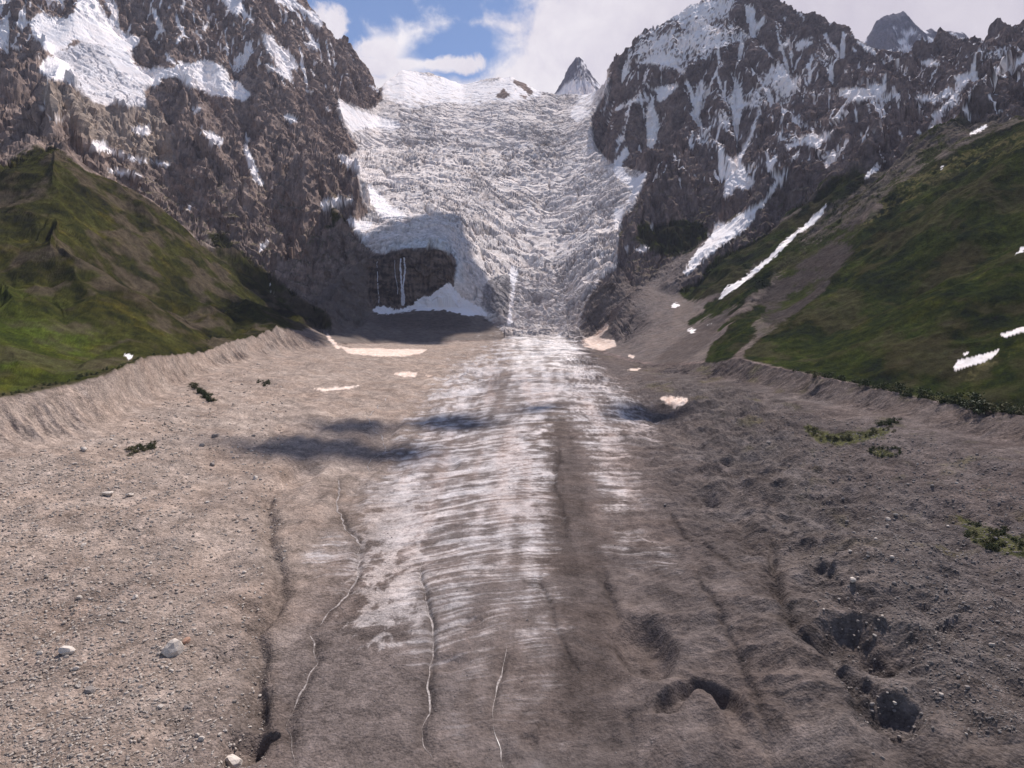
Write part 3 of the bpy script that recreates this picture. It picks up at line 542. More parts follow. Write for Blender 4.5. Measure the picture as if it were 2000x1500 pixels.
# ------------------------------------------------------------------ surface kinds and their own colours
k8 = fl(F / np.maximum(Y, 60) / 9)                         # noise cells of roughly nine photo pixels
q8 = 2.0 ** np.round(np.log2(k8))
ju = perlin(X * q8, Y * q8, Z * q8, 201); jv = perlin(X * q8, Y * q8, Z * q8, 202); jw = perlin(X * q8 * 2.3, Y * q8 * 2.3, Z * q8 * 2.3, 203)
Uj, Vj = U + 3.5 * ju + 1.5 * jw, V + 3.5 * jv + 1.5 * jw
inside = sstep(U, -70, -15) * sstep(U, 2070, 2015)
L = lambda n: look(m_[n], Uj, Vj) * (inside if n in ('snow', 'dirty', 'shrubg', 'ochre', 'cone') else 1)
far = sstep(sg, 6.0, 6.4)
behind = sstep(sg, 8.15, 8.5)
front = 1 - sstep(sg, 8.3, 8.6)
gulr = gul + .25 * jw
big0 = fbm(X, Y, Z, 60, 4, .6, 219)
# (snow)
sn = L('snow') + .22 * jw - .14 * gulr
onright = U > 1160
sn = sn * np.where((U > 1600) & (V > 600), sstep(sg, 5.2, 5.4), np.where(V < 560, np.where(onright, sstep(sg, 5.2, 5.4), sstep(sg, 7.6, 7.9)), 0) * np.where(onright, 1, np.where(U < 640, behind, 1)) + np.where(V >= 560, far, 0))
sn = np.where((U < 300) & (V > 670), L('snow') * (sg > 5.1), sn)
lowr = (U > 1600) & (V > 600); sn = np.where(lowr, (inside * look(m_['snow'], U + 2 * ju, V + .8 * ju) + .10 * jw) * sstep(sg, 5.2, 5.4), sn)
snow = sstep(sn, .43, .53)
lo = sstep(-gulr, .05, .35)
vn = perlin(X / 130, Y / 130, Z / 130, 210) * 1.4
flatn = sstep(nz, .30, .62)
snow = snow * (1 - .8 * ((U > 735) & (U < 1190) & (V < 215)) * sstep(-cre - .5 * cre2 + .3 * jw + .5 * big0 + .8 * sstep(V, 165, 205), .05, .6))
snow = np.maximum(snow, behind * (look(m_['vein'], U, V) > .12) * sstep(look(m_['vein'], U, V) - .5 + .45 * jw + .5 * ju - .55 * gul + .5 * vn + .25 * flatn, .60, .70))
snow = np.maximum(snow, behind * sstep(look(m_['vein2'], U, V) * sstep(V, 430, 300) - .5 + vein_ * .75 + .5 * vn + .35 * jw, .72, .84))
snow = np.maximum(snow, behind * sstep(look(m_['vein3'], U, V) * sstep(V, 260, 120) - .5 + vein_ * .75 + .5 * vn + .35 * jw, .78, .90))
cone = sstep(L('cone') + .1 * jw, .4, .6) * (sg > 6) * (sg < 9)
dirty = sstep(look(m_['dirty'], U + 3 * ju, V + 1.2 * jv) + .22 * jw, .35, .65)
rockin = sstep(L('rockin'), .35, .6) * (sg > 9.5)
ice = sstep(L('ice') + .15 * jw, .35, .65) * np.where(U > 985, sstep(sg + .9 * big0 + .35 * jw, 5.3, 6.7), sg > 6.15) * (1 - .95 * look(blur(m_['cliff'], .6, .6), U + 2 * ju, V + 2 * jw) * (sg < 8.9))
ice = ice * np.where((U > 1000), 1, 1)
ice = ice * (1 - rockin)
snow = snow * (1 - rockin)
gw = fbm(X, Y, Z, 70, 5, .6, 215)
grass = sstep(look(blur(m_['grass'], 2, 2), U + 3 * ju + 26 * gw * (V < 690), V + 2 * jv + 14 * gw * (V < 690)) + .08 * jw - .9 * look(m_['outc'], U, V), .4, .62) * sstep(sg, 4.93, 5.0) * np.where(U < 645, front + (1 - front) * (U > 395) * (V > 440), 1) * np.where(U > 1325, 1, np.where(U > 1000, sg > 6, 1))
grass = np.maximum(grass, .92 * side * sstep(U, 1420, 1500) * sstep(V, 655, 590) * (sg > 5.3) * (sg < 8.8) * sstep(gw + .22 * jw, .0, .12))
scree = sstep(L('scree') + .2 * jw, .3, .7)
floorm = sstep(sg, 5.02, 4.95)
tw = fbm(X, Y * .6, X * 0, 20, 5, .6, 216)
tongue = look(blur(m_['tong'], 13, 12), U + 5 * ju + 60 * tw, V + 5 * jv + 40 * tw) * sstep(sg, 7.6, 7.2)

col = np.zeros(X.shape + (3,), F32)
def c3(*a): return np.array(a, F32)
def put(m, c):
    global col
    col += (m[..., None] * (c - col)).astype(F32)
big = fbm(X, Y, Z, 90, 4, .5, 220); med = fbm(X, Y, Z, 22, 4, .55, 230); fine = fbm(X, Y, Z, 6, 3, .6, 240)
b01 = np.clip(.5 + big, 0, 1)[..., None]; m01 = np.clip(.5 + .9 * med, 0, 1)[..., None]; f01 = np.clip(.5 + .8 * fine, 0, 1)[..., None]
rt = sstep(U, 900, 1200)[..., None]
tone = np.clip(.5 + 1.1 * med[..., None] + .55 * big[..., None] + .35 * perlin(X / 3.5, Y / 3.5, Z / 3.5, 245)[..., None], 0, 1)
rockL = lerp(c3(.095, .080, .073), c3(.29, .245, .215), tone)
rockR = lerp(c3(.070, .060, .060), c3(.205, .176, .164), tone)
rock = lerp(rockL, rockR, rt) * c3(1.07, .985, .96) * (.75 + .5 * f01)
col[:] = rock
put(sstep(L('pale') + .2 * jw, .3, .8) * behind * .8, lerp(c3(.25, .205, .17), c3(.36, .30, .25), m01))
# thin turf on the lower ledges
turf = sstep(nz + .25 * med, .62, .80) * sstep(V, 250, 430) * mtn * .7
put(turf, c3(.060, .062, .026) * (.7 + .6 * f01))
# scree and talus
put(scree * np.maximum(sstep(sg, 5.3, 5.8), 0), lerp(lerp(c3(.17, .145, .125), c3(.23, .195, .17), m01), lerp(c3(.115, .098, .092), c3(.165, .14, .13), m01) * (1 - .62 * sstep(U, 1360, 1440))[..., None], rt))
side2 = sstep(sg, 5.05, 5.2) * (1 - mtn) * (1 - grass)
put(side2 * (1 - ice) * (1 - scree) * (1 - cliff0) * sstep(U, 560, 640) * sstep(U, 1450, 1350), lerp(lerp(c3(.12, .10, .09), c3(.19, .16, .14), m01), lerp(c3(.13, .11, .10), c3(.18, .15, .135), m01), rt))
put(sstep(L('darksc'), .3, .7) * (sg > 5) * .7, c3(.085, .070, .064) * (.8 + .4 * f01))
put(sstep(L('outc') + .2 * jw, .3, .6) * (sg < 9), rock * .55)
put(side * sstep(U, 1420, 1500) * (1 - scree) * (1 - grass) * .8, lerp(c3(.045, .048, .028), c3(.12, .10, .09), np.clip(.5 + 1.6 * med, 0, 1)[..., None]))
# grass with bare brown patches
gl_ = lerp(c3(.015, .0175, .0048), c3(.039, .038, .012), m01)
gl_ = lerp(gl_, c3(.042, .062, .010), (look(m_['yg'], U, V) * .8)[..., None] * b01)
gr_ = lerp(c3(.010, .0150, .0042), c3(.026, .032, .0095), m01)
gc = lerp(gl_, gr_, rt) * (.55 + .9 * f01) * (.8 + .5 * np.clip(.5 + .9 * jw, 0, 1))[..., None] * (.55 + 1.0 * np.clip(.5 + 1.2 * gw, 0, 1))[..., None]
ygp = sstep(fbm(X, Y, Z, 45, 4, .6, 255), .12, .4)[..., None]; gc = lerp(gc, gc * c3(1.7, 1.45, 1.1), ygp * .8)
put(grass, gc)
bare = sstep(fbm(X, Y * .7, Z, 55, 4, .6, 250) + .25 * gul + .10, .0, .22) * grass * (1 - .6 * rt[..., 0]) * (1 - .5 * look(m_['yg'], U, V))
put(bare * .85, lerp(c3(.045, .036, .025), c3(.095, .075, .055), f01))
put(sstep(med, .2, .45) * grass * .5, c3(.040, .033, .025))
put(sstep(L('ochre') + .25 * jw + .2 * fine, .35, .7) * grass * .6 * sstep(med + fine, -.1, .35), lerp(c3(.07, .075, .025), c3(.17, .135, .07), f01))
# valley floor and moraine banks
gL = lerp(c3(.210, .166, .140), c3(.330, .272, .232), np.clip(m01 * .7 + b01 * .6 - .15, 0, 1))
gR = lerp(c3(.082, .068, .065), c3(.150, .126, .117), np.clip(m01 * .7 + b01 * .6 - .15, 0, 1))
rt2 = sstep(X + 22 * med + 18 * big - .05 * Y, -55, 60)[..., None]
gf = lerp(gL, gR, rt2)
gf = lerp(gf, lerp(c3(.082, .067, .062), c3(.130, .107, .099), m01), (np.exp(-(np.maximum(np.abs(X - 15 + 12 * med) - 62, 0) / 26) ** 2) * .9 * sstep(Y, 700, 350))[..., None])      # damp fines by the ice
dk = np.exp(-((X - 78 - .15 * Y + 20 * med) / 48) ** 2)
gf = lerp(gf, lerp(c3(.072, .062, .058), c3(.125, .108, .10), m01), (dk * .75)[..., None])
pink = lerp(c3(.245, .192, .160), c3(.335, .278, .238), np.clip(.3 * f01 + .7 * m01, 0, 1))
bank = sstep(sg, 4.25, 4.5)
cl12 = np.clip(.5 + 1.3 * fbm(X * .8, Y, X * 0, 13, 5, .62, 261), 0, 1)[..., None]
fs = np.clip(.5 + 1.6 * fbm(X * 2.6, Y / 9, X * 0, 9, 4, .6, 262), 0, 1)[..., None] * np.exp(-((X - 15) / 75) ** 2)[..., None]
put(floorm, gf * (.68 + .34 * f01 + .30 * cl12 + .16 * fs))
put(floorm * bank * (1 - rt[..., 0]) * .9, pink); put(floorm * bank * rt[..., 0] * .85, lerp(c3(.085, .070, .064), c3(.14, .115, .105), f01))  # right bank's colour is darkened to carry the shade on its wall
put(sstep(inside * look(m_['shrubg'], U + 6 * ju, V + 3 * jv) + .3 * jw, .3, .7) * floorm * .85, lerp(c3(.035, .042, .014), c3(.09, .09, .035), f01))
olive = sstep(fbm(X, Y, X * 0, 30, 4, .6, 260), .12, .4) * floorm * sstep(X, 90, 150) * .5
put(olive, c3(.10, .09, .045))
# debris covered ice and the bare ice of the tongue
arc2 = arc + (4 + Y / 90) * perlin(X / 46, Y / 46, X * 0, 269) + 2.5 * perlin(X / 18, Y / 18, X * 0, 270) + .8 * perlin(X / 8, Y / 8, X * 0, 271)
t_ = (2 * 300 ** 1.5) * (1 / np.sqrt(60.) - 1 / np.sqrt(np.maximum(arc2, 60)))
st = fbm(X / 24 * (300 / np.maximum(Y, 100)) ** .5, t_, X * 0, 3.6, 4, .64, 272); st2 = fbm(X / 9, arc2, X * 0, 5, 3, .6, 280)
flow = fbm(X * 1.3 , Y / 12, X * 0, 22, 3, .5, 285)
dd = fbm(X, Y * .8, X * 0, 12, 5, .62, 290)
white = np.clip(.40 + 2.6 * st + .7 * st2 + .9 * flow - 1.5 * dd + .5 * big, 0, 1)
nearf = sstep(V, 1460, 1080)
white = white * (.22 + .62 * nearf + .16 * sstep(V, 1100, 900)) + .22 * sstep(V, 860, 760)
white = np.clip(white - .8 * np.exp(-((U - 975) / 28) ** 2) * np.exp(-((V - 770) / 60) ** 2), 0, 1)
tc_ = lerp(c3(.160, .126, .115), c3(.60, .55, .555), (white ** 1.15)[..., None])
tc_ = lerp(tc_, c3(.36, .26, .21) * (.8 + .5 * f01), (.55 * sstep(flow + .6 * big, .05, .45) * nearf)[..., None])
FL = X - .045 * Y + 5 * perlin(X / 40, Y / 90, X * 0, 273) + 2 * fine
D1 = np.clip(1.05 * np.exp(-((FL - 12 + 6 * dd) / 11) ** 2) + .5 * dd, 0, .95) * sstep(Y, 640, 430); D2 = sstep(FL, 44, 52) * sstep(Y, 500, 400)
stripe = .5 * perlin(FL / 7, Y / 260, X * 0, 274) + .6 * perlin(FL / 18, Y / 400, X * 0, 275)
tongue = tongue * (1 - .95 * D1) * (1 - .8 * D2)
white = np.clip(white + .80 * stripe - .5 * D1, 0, 1)
tc_ = lerp(c3(.150, .125, .116), c3(.50, .465, .46), (white ** 1.1)[..., None])
tc_ = lerp(tc_, c3(.30, .22, .185) * (.8 + .5 * f01), (.35 * sstep(flow + .6 * big, .05, .45) * nearf)[..., None])
col *= (1 - (floorm * np.exp(-((X - 30) / 95) ** 2))[..., None] * np.clip(.30 * stripe + .22 * D1, -.2, .35)[..., None]).astype(F32)
tongue = np.clip(tongue - .42 * sstep(V, 790, 690), 0, 1) * (1 + .3 * sstep(V, 790, 690))
neck = sstep(np.abs(U - 1062 + 25 * big0), 95, 45) * sstep(V, 745, 700) * (sg < 7.6); tongue = np.maximum(tongue, .9 * neck); white = np.clip(white + .25 * neck, 0, 1)
tc_ = lerp(tc_, lerp(c3(.22, .19, .175), c3(.66, .62, .60), (white ** 1.1)[..., None]), neck[..., None])
tm = sstep(tongue, .03, .18) * sstep(tongue * (1 - .35 * sstep(V, 1150, 1480)) - .60 * dd + .12 * jw + .75 * st + .25 * flow, .12, 1.0)
put(tm * floorm, tc_); put(tm * (1 - floorm) * (1 - ice), tc_)
# film of ice in the darker debris left of the tongue
film = sstep(fbm(X, Y * .7, X * 0, 9, 5, .6, 300, True) + .9 * np.exp(-((U - 760) / 90) ** 2) * sstep(V, 900, 950) * sstep(V, 1330, 1200), .95, 1.25) * floorm * np.exp(-((X + 42) / 26) ** 2)
put(film * .5, c3(.55, .50, .48))
wet[fr] = wetf
put(wet * floorm * .5, col * .5)
# icefall
crn = np.clip(.5 - .60 * cre - .30 * cre2 - .22 * cre3, 0, 1)
i3 = fbm((X + wx) * .5, Y, Z, 13, 4, .65, 310)
i4 = fbm((X + wx) * .35, arc + wy, Z, 16, 3, .6, 315, True)
dirt = sstep(crn + .8 * i3 + .7 * big - .35 * i4 + .5 * (zone - .6), .40, .84)
dirt = np.maximum(dirt, .8 * np.maximum(sstep(ck, .09, .02), np.maximum(sstep(ck3, .05, .01), .8 * sstep(ck2, .10, .02))) * sstep(big + med + .5 * zone, -.1, .3))
dirt = dirt * (1 - .5 * upper) * (1 - .85 * sstep(V, 570, 625) * sstep(U, 975, 1000))
ic = lerp(c3(.34, .30, .28), c3(.73, .675, .645), np.clip(.72 - .35 * zone + .9 * fine + .6 * cre, 0, 1)[..., None])
ic = lerp(ic, c3(.20, .165, .15), (dirt * .88)[..., None])
low = sstep(V, 420, 560); ic = lerp(ic, ic * c3(.93, .93, .93), low[..., None])
blu = look(blur(raster([E_(330,240,420,190,560,170,680,170,740,230,760,330,740,400,715,370,728,300,700,240,600,225,480,225,400,235)]), 4, 4), Uj, Vj)
ic = lerp(ic, c3(.50, .60, .68), (.6 * blu)[..., None])
put(ice, ic)
hg = look(m_['hgl'], U, V) * (sg > 8.2)
put(ice * hg * .7, lerp(c3(.42, .43, .47), c3(.75, .73, .75), np.clip(.5 + 1.2 * st2 + .5 * fine, 0, 1)[..., None]))
dki = sstep(L('darkice') + .2 * jw, .3, .7) * (sg > 6) * (sg < 9)
put(dki, lerp(c3(.14, .13, .135), c3(.34, .32, .32), np.clip(.5 + 1.6 * fine, 0, 1)[..., None]))
clf = look(m_['cliff'], U + 2 * ju, V + 2 * jw) * (sg > 6) * (sg < 8.8)
lay = np.clip(.5 + .9 * perlin(X / 5, Y / 5, Z / 40, 320) + .7 * perlin(X / 40, Y / 40, Z / 7, 321) + .5 * jw, 0, 1)[..., None]
put(clf, lerp(c3(.040, .034, .034), c3(.16, .125, .105), lay))
sc_ = lerp(c3(.80, .765, .76), c3(.88, .85, .845), f01)
sc_ = lerp(sc_, sc_ * c3(.80, .76, .72), (lowr * np.clip(.5 + fine, 0, 1))[..., None])
put(snow, lerp(c3(.46, .38, .33), sc_, np.where(sn > .40, sstep(sn, .42, .62), 1)[..., None] * .75 + .25)); put(cone, c3(.80, .79, .82) * (.96 + .06 * f01))
put(dirty * np.where(V < 560, 0, 1), lerp(c3(.52, .38, .30), c3(.72, .62, .55), np.clip(.5 + st2 + fine, 0, 1)[..., None]))
col = np.clip(col, .01, .93)
smooth = np.clip(np.maximum.reduce([snow, cone, dirty * .6]), 0, 1)
icy = np.clip(np.maximum(ice, tm * .7), 0, 1) * (1 - smooth)
gravel = np.clip(np.maximum(floorm * (1 - tm * .7), .6 * scree), 0, 1) * (1 - smooth) * (1 - .6 * np.exp(-((X - 18) / 60) ** 2))
kind = np.stack([smooth, grass * (1 - bare) * (1 - smooth), icy, gravel], -1).astype(F32)

# ------------------------------------------------------------------ materials
def mat(name):
    m = bpy.data.materials.new(name); m.use_nodes = True; n = NT(m.node_tree); n.n.clear()
    b = n.n.new('ShaderNodeBsdfPrincipled'); o = n.n.new('ShaderNodeOutputMaterial'); n.l.new(b.outputs[0], o.inputs[0])
    return m, n, b
def terrain_mat(name):
    m, n, b = mat(name)
    at = n.n.new('ShaderNodeAttribute'); at.attribute_name = 'albedo'
    kd = n.n.new('ShaderNodeAttribute'); kd.attribute_name = 'kind'
    sp = n.n.new('ShaderNodeSeparateColor'); n.l.new(kd.outputs['Color'], sp.inputs[0])
    sm, gr, icx, gv = sp.outputs[0], sp.outputs[1], sp.outputs[2], kd.outputs['Alpha']
    tcn = n.n.new('ShaderNodeTexCoord'); p = tcn.outputs['Object']
    na = n.noise(p, .11, 10, .66, 0.); nb = n.noise(p, .9, 8, .72, 0.); ncs = n.noise(p, .028, 6, .6, .8)
    vo = n.n.new('ShaderNodeTexVoronoi'); vo.inputs['Scale'].default_value = 1.5; n.l.new(p, vo.inputs['Vector'])
    vs = n.n.new('ShaderNodeSeparateColor'); n.l.new(vo.outputs['Color'], vs.inputs[0])
    vo2 = n.n.new('ShaderNodeTexVoronoi'); vo2.inputs['Scale'].default_value = .42; n.l.new(p, vo2.inputs['Vector'])
    vs2 = n.n.new('ShaderNodeSeparateColor'); n.l.new(vo2.outputs['Color'], vs2.inputs[0])
    # contrast of the fine grain by kind of surface
    amp = n.math('SUBTRACT', 1., n.math('MULTIPLY', sm, .90))
    g1 = n.math('MULTIPLY', n.math('SUBTRACT', na, .5), n.math('MULTIPLY', amp, 1.6))
    g2 = n.math('MULTIPLY', n.math('SUBTRACT', nb, .5), n.math('MULTIPLY', amp, 1.5))
    peb = n.math('ADD', n.math('MULTIPLY', n.math('SUBTRACT', vs.outputs[0], .45), .75), n.math('MULTIPLY', n.math('SUBTRACT', n.ramp(vs2.outputs[1], .72, 1.), .1), .45))
    g3 = n.math('MULTIPLY', peb, n.math('MULTIPLY', gv, .75))
    f = n.math('MAXIMUM', n.math('ADD', n.math('ADD', 1., g1), n.math('ADD', g2, g3)), .25)
    fc = n.comb(f, f, f)
    c = n.mix(1., at.outputs['Color'], fc, 'MULTIPLY')
    # a slight drift of hue
    c = n.mix(n.math('MULTIPLY', n.ramp(ncs, .4, .65), .35), c, n.mix(1., c, (1.10, .98, .88, 1), 'MULTIPLY'))
    n.l.new(c, b.inputs['Base Color'])
    b.inputs['Roughness'].default_value = .9; n.put(b.inputs['Specular IOR Level'], n.math('MULTIPLY', n.math('MAXIMUM', sm, icx), .12))
    h = n.math('ADD', n.math('MULTIPLY', na, 2.2), n.math('MULTIPLY', nb, .35))
    h = n.math('ADD', h, n.math('MULTIPLY', n.math('MULTIPLY', vo.outputs['Distance'], gv), -.4))
    bp = n.n.new('ShaderNodeBump'); bp.inputs['Distance'].default_value = 1.0
    n.put(bp.inputs['Strength'], n.math('SUBTRACT', .85, n.math('MULTIPLY', sm, .75)))
    n.l.new(h, bp.inputs['Height']); n.l.new(bp.outputs[0], b.inputs['Normal'])
    return m
M_TER = terrain_mat('weathered_ground')

# ------------------------------------------------------------------ split the ground into its named pieces
reg = np.zeros(X.shape, np.int16)
NAMES = {0: ('valley_floor', 'gravel floor of the valley beside the glacier tongue'), 1: ('glacier', None), 2: ('moraine_bank', 'steep pale bank on the left'), 3: ('moraine_bank', 'steep brown bank on the right'),
         4: ('hillside', None), 5: ('hillside', None), 6: ('mountain', None), 7: ('mountain', None), 8: ('cliff', None), 9: ('scree_slope', None), 10: ('scree_slope', None)}
reg[:] = np.where(sg < 4.35, 0, np.where(sg < 5.02, np.where(U < 1000, 2, 3), np.where(sg < 8.5, np.where(U < 1000, 4, 5), np.where(U < 1000, 6, 7))))
reg[(sg < 5.02) & (sg >= 4.35) & (U > 660) & (U < 1290)] = 0
reg[(sg >= 5.02) & (sg < 8.5) & (U > 560) & (U < 1000) & (grass < .5)] = 9
reg[(sg >= 5.02) & (sg < 9) & (U > 1100) & (U < 1480) & (grass < .5)] = 10
reg[(clf > .5)] = 8
reg[(tm > .5) | (ice > .5) | (dki > .5)] = 1
reg[(ice > .5) & (U < 420)] = 6
# snowfields big enough to be pointed at
PATCH = [
 ('hanging_glacier', HGL, 'hanging glacier of snow and grey ice high on the left mountain', 'hanging glacier', 'i'),
 ('snow_cone', CONE, 'clean white avalanche cone heaped under the dark cliff with the waterfalls', 'snow cone', 'c'),
 ('snow_patch', [SNOW[3]], 'broad white snowfield with rock islands, right of the hanging glacier', 'snow patch', 's'),
 ('snow_patch', [SNOW[9]], 'long thin snow band lying on pale rock ledges above the left green hill', 'snow patch', 's'),
 ('snow_patch', [SNOW[13]], 'narrow snow tongue running down a gully in the middle of the left mountain', 'snow patch', 's'),
 ('snow_patch', [q for q in SNOW if abs(q[0][0] - 660) < .1 and abs(q[0][1] - 300) < .1], 'small wedge of snow where the left rock wall meets the icefall', 'snow patch', 's'),
 ('snow_patch', [q for q in SNOW if abs(q[0][0] - 660) < .1 and abs(q[0][1] - 192) < .1], 'wide smooth snow slope at the upper left edge of the icefall', 'snow patch', 's'),
 ('snow_patch', [q for q in SNOW if abs(q[0][0] - 1486) < .1], 'forked snow couloir hanging in the middle of the right mountain', 'snow patch', 's'),
 ('snow_patch', [q for q in SNOW if abs(q[0][0] - 1520) < .1], 'wide white snow tongue fanning out over the scree below the right mountain', 'snow patch', 's'),
 ('snow_patch', [q for q in SNOW if abs(q[0][0] - 1618) < .1], 'long straight snow strip in the gully above the right green slope', 'snow patch', 's'),
 ('snow_patch', [q for q in SNOW if abs(q[0][0] - 1536) < .1], 'angular snowfield on a ledge of the lower right mountain', 'snow patch', 's'),
 ('snow_patch', [q for q in SNOW if abs(q[0][0] - 1640) < .1 and q[0][1] < 200], 'broad snow basin under the shoulder of the right mountain', 'snow patch', 's'),
 ('snow_patch', [q for q in SNOW if abs(q[0][0] - 1888) < .1], 'steep snow couloir running down from the far right ridge', 'snow patch', 's'),
 ('snow_patch', [q for q in SNOW if abs(q[0][0] - 1862) < .1], 'largest snow patch lying in the grass of the right slope', 'snow patch', 's'),
 ('snow_patch', [q for q in SNOW if abs(q[0][0] - 1954) < .1], 'small snow patch in the grass at the right edge of the photo', 'snow patch', 's'),
 ('snow_patch', [DIRTY[0]], 'long peach stained snow bank at the foot of the dark scree left of the ice', 'snow patch', 'd'),
 ('snow_patch', [DIRTY[2]], 'little white snow patch on the gravel left of the tongue', 'snow patch', 'd'),
 ('snow_patch', [DIRTY[3]], 'thin sliver of snow on the gravel in front of the stained snow bank', 'snow patch', 'd'),
 ('snow_patch', [DIRTY[5]], 'tan stained snow heap beside the right edge of the glacier', 'snow patch', 'd'),
 ('snow_patch', [DIRTY[6]], 'buff snow patch on gravel between the glacier and the right bank', 'snow patch', 'd')]
for i, (nm, pl, lb, ct, kd_) in enumerate(PATCH):
    if not pl: continue
    mk = look(blur(raster(pl), 3, 3), U, V) > .12
    src = {'i': np.maximum(ice, snow), 'c': cone, 's': snow, 'd': dirty}[kd_]
    reg[mk & (src > .5) & (sg > (4.0 if kd_ == 'd' or U.shape is None else 5.2)) ] = 20 + i
    NAMES[20 + i] = (nm, lb, ct)

def make_mesh(name, V3, faces, material, smooth=False, attrs=None):
    me = bpy.data.meshes.new(name); k = faces.shape[1]
    me.vertices.add(len(V3)); me.vertices.foreach_set('co', np.ascontiguousarray(V3, F32).ravel())
    me.loops.add(faces.size); me.loops.foreach_set('vertex_index', np.ascontiguousarray(faces, np.int32).ravel())
    me.polygons.add(len(faces)); me.polygons.foreach_set('loop_start', np.arange(0, faces.size, k, dtype=np.int32))
    me.update(calc_edges=True)
    me.polygons.foreach_set('use_smooth', np.full(len(faces), smooth))
    for an, arr in (attrs or {}).items():
        a = me.attributes.new(an, 'FLOAT_COLOR', 'POINT'); q = np.ones((len(V3), 4), F32); q[:, :arr.shape[1]] = arr
        a.data.foreach_set('color', q.ravel())
    me.materials.append(material)
    o = bpy.data.objects.new(name, me); C.objects.link(o)
    return o
def tag(o, label=None, cat=None, group=None, kind=None):
    if label: o['label'] = label
    if cat: o['category'] = cat
    if group: o['group'] = group
    if kind: o['kind'] = kind
    return o
def biggest(m):
    """the largest connected piece of a mask"""
    i0, i1 = np.nonzero(m.any(1))[0][[0, -1]]; j0, j1 = np.nonzero(m.any(0))[0][[0, -1]]
    q = np.zeros((i1 - i0 + 3, j1 - j0 + 3), np.int64); b = m[i0:i1 + 1, j0:j1 + 1]
    q[1:-1, 1:-1] = np.where(b, np.arange(1, b.size + 1).reshape(b.shape), 0)
    for it in range(4000):
        n = q.copy(); c = n[1:-1, 1:-1]
        np.maximum(c, q[:-2, 1:-1], out=c); np.maximum(c, q[2:, 1:-1], out=c); np.maximum(c, q[1:-1, :-2], out=c); np.maximum(c, q[1:-1, 2:], out=c)
        c[~b] = 0
        if (n == q).all(): break
        q = n
    l, k = np.unique(q[q > 0], return_counts=True)
    o = np.zeros(m.shape, bool); o[i0:i1 + 1, j0:j1 + 1] = q[1:-1, 1:-1] == l[k.argmax()]
    return o
base_reg = np.where(sg < 4.35, 0, np.where(sg < 5.02, np.where(U < 1000, 2, 3), np.where(sg < 8.5, np.where(U < 1000, 4, 5), np.where(U < 1000, 6, 7))))
base_reg[(sg < 5.02) & (sg >= 4.35) & (U > 660) & (U < 1290)] = 0
for r_ in range(20, 20 + len(PATCH)):
    m = reg == r_
    if m.any():
        k = biggest(m); reg[m & ~k] = base_reg[m & ~k]
idx = np.arange(NR * NC).reshape(NR, NC)
quads = np.stack([idx[:-1, :-1], idx[:-1, 1:], idx[1:, 1:], idx[1:, :-1]], -1).reshape(-1, 4)
fr_ = reg[:-1, :-1].reshape(-1)
P3 = np.stack([X, Y, Z], -1).reshape(-1, 3); CC = col.reshape(-1, 3); KK = kind.reshape(-1, 4)
for r in sorted(NAMES):
    f = quads[fr_ == r]
    if not len(f): print('EMPTY region', r, NAMES[r]); continue
    u_, inv = np.unique(f, return_inverse=True)
    o = make_mesh(NAMES[r][0], P3[u_], inv.reshape(-1, 4), M_TER, False, {'albedo': CC[u_], 'kind': KK[u_]})
    if r < 20: tag(o, kind='structure')
    else: tag(o, NAMES[r][1], NAMES[r][2])

# ------------------------------------------------------------------ finding places on the ground
def at(u, v, lo=0.0, hi=99.):
    """the ground point seen at this column and row of the photograph"""
    T, s = ray(u, v); j = int(np.clip(np.searchsorted(Tc, T), 1, NC - 1))
    for jj in (j,):
        ok = (sg[:, jj] >= lo) & (sg[:, jj] <= hi)
        i = np.nonzero(ok & (V[:, jj] <= v))[0]
        i = i[0] if len(i) else np.nonzero(ok)[0][-1]
    return Vector((float(X[i, jj]), float(Y[i, jj]), float(Z[i, jj])))
def zat(x, y):
    T = x / y; j = int(np.clip(np.searchsorted(Tc, T), 1, NC - 1)); t = (T - Tc[j - 1]) / (Tc[j] - Tc[j - 1]); t = min(max(t, 0), 1)
    a = np.interp(y, Y0[:, j - 1], Z[:, j - 1]); b = np.interp(y, Y0[:, j], Z[:, j])
    return float(a + t * (b - a))
rng = random.Random(5); nr = np.random.RandomState(5)

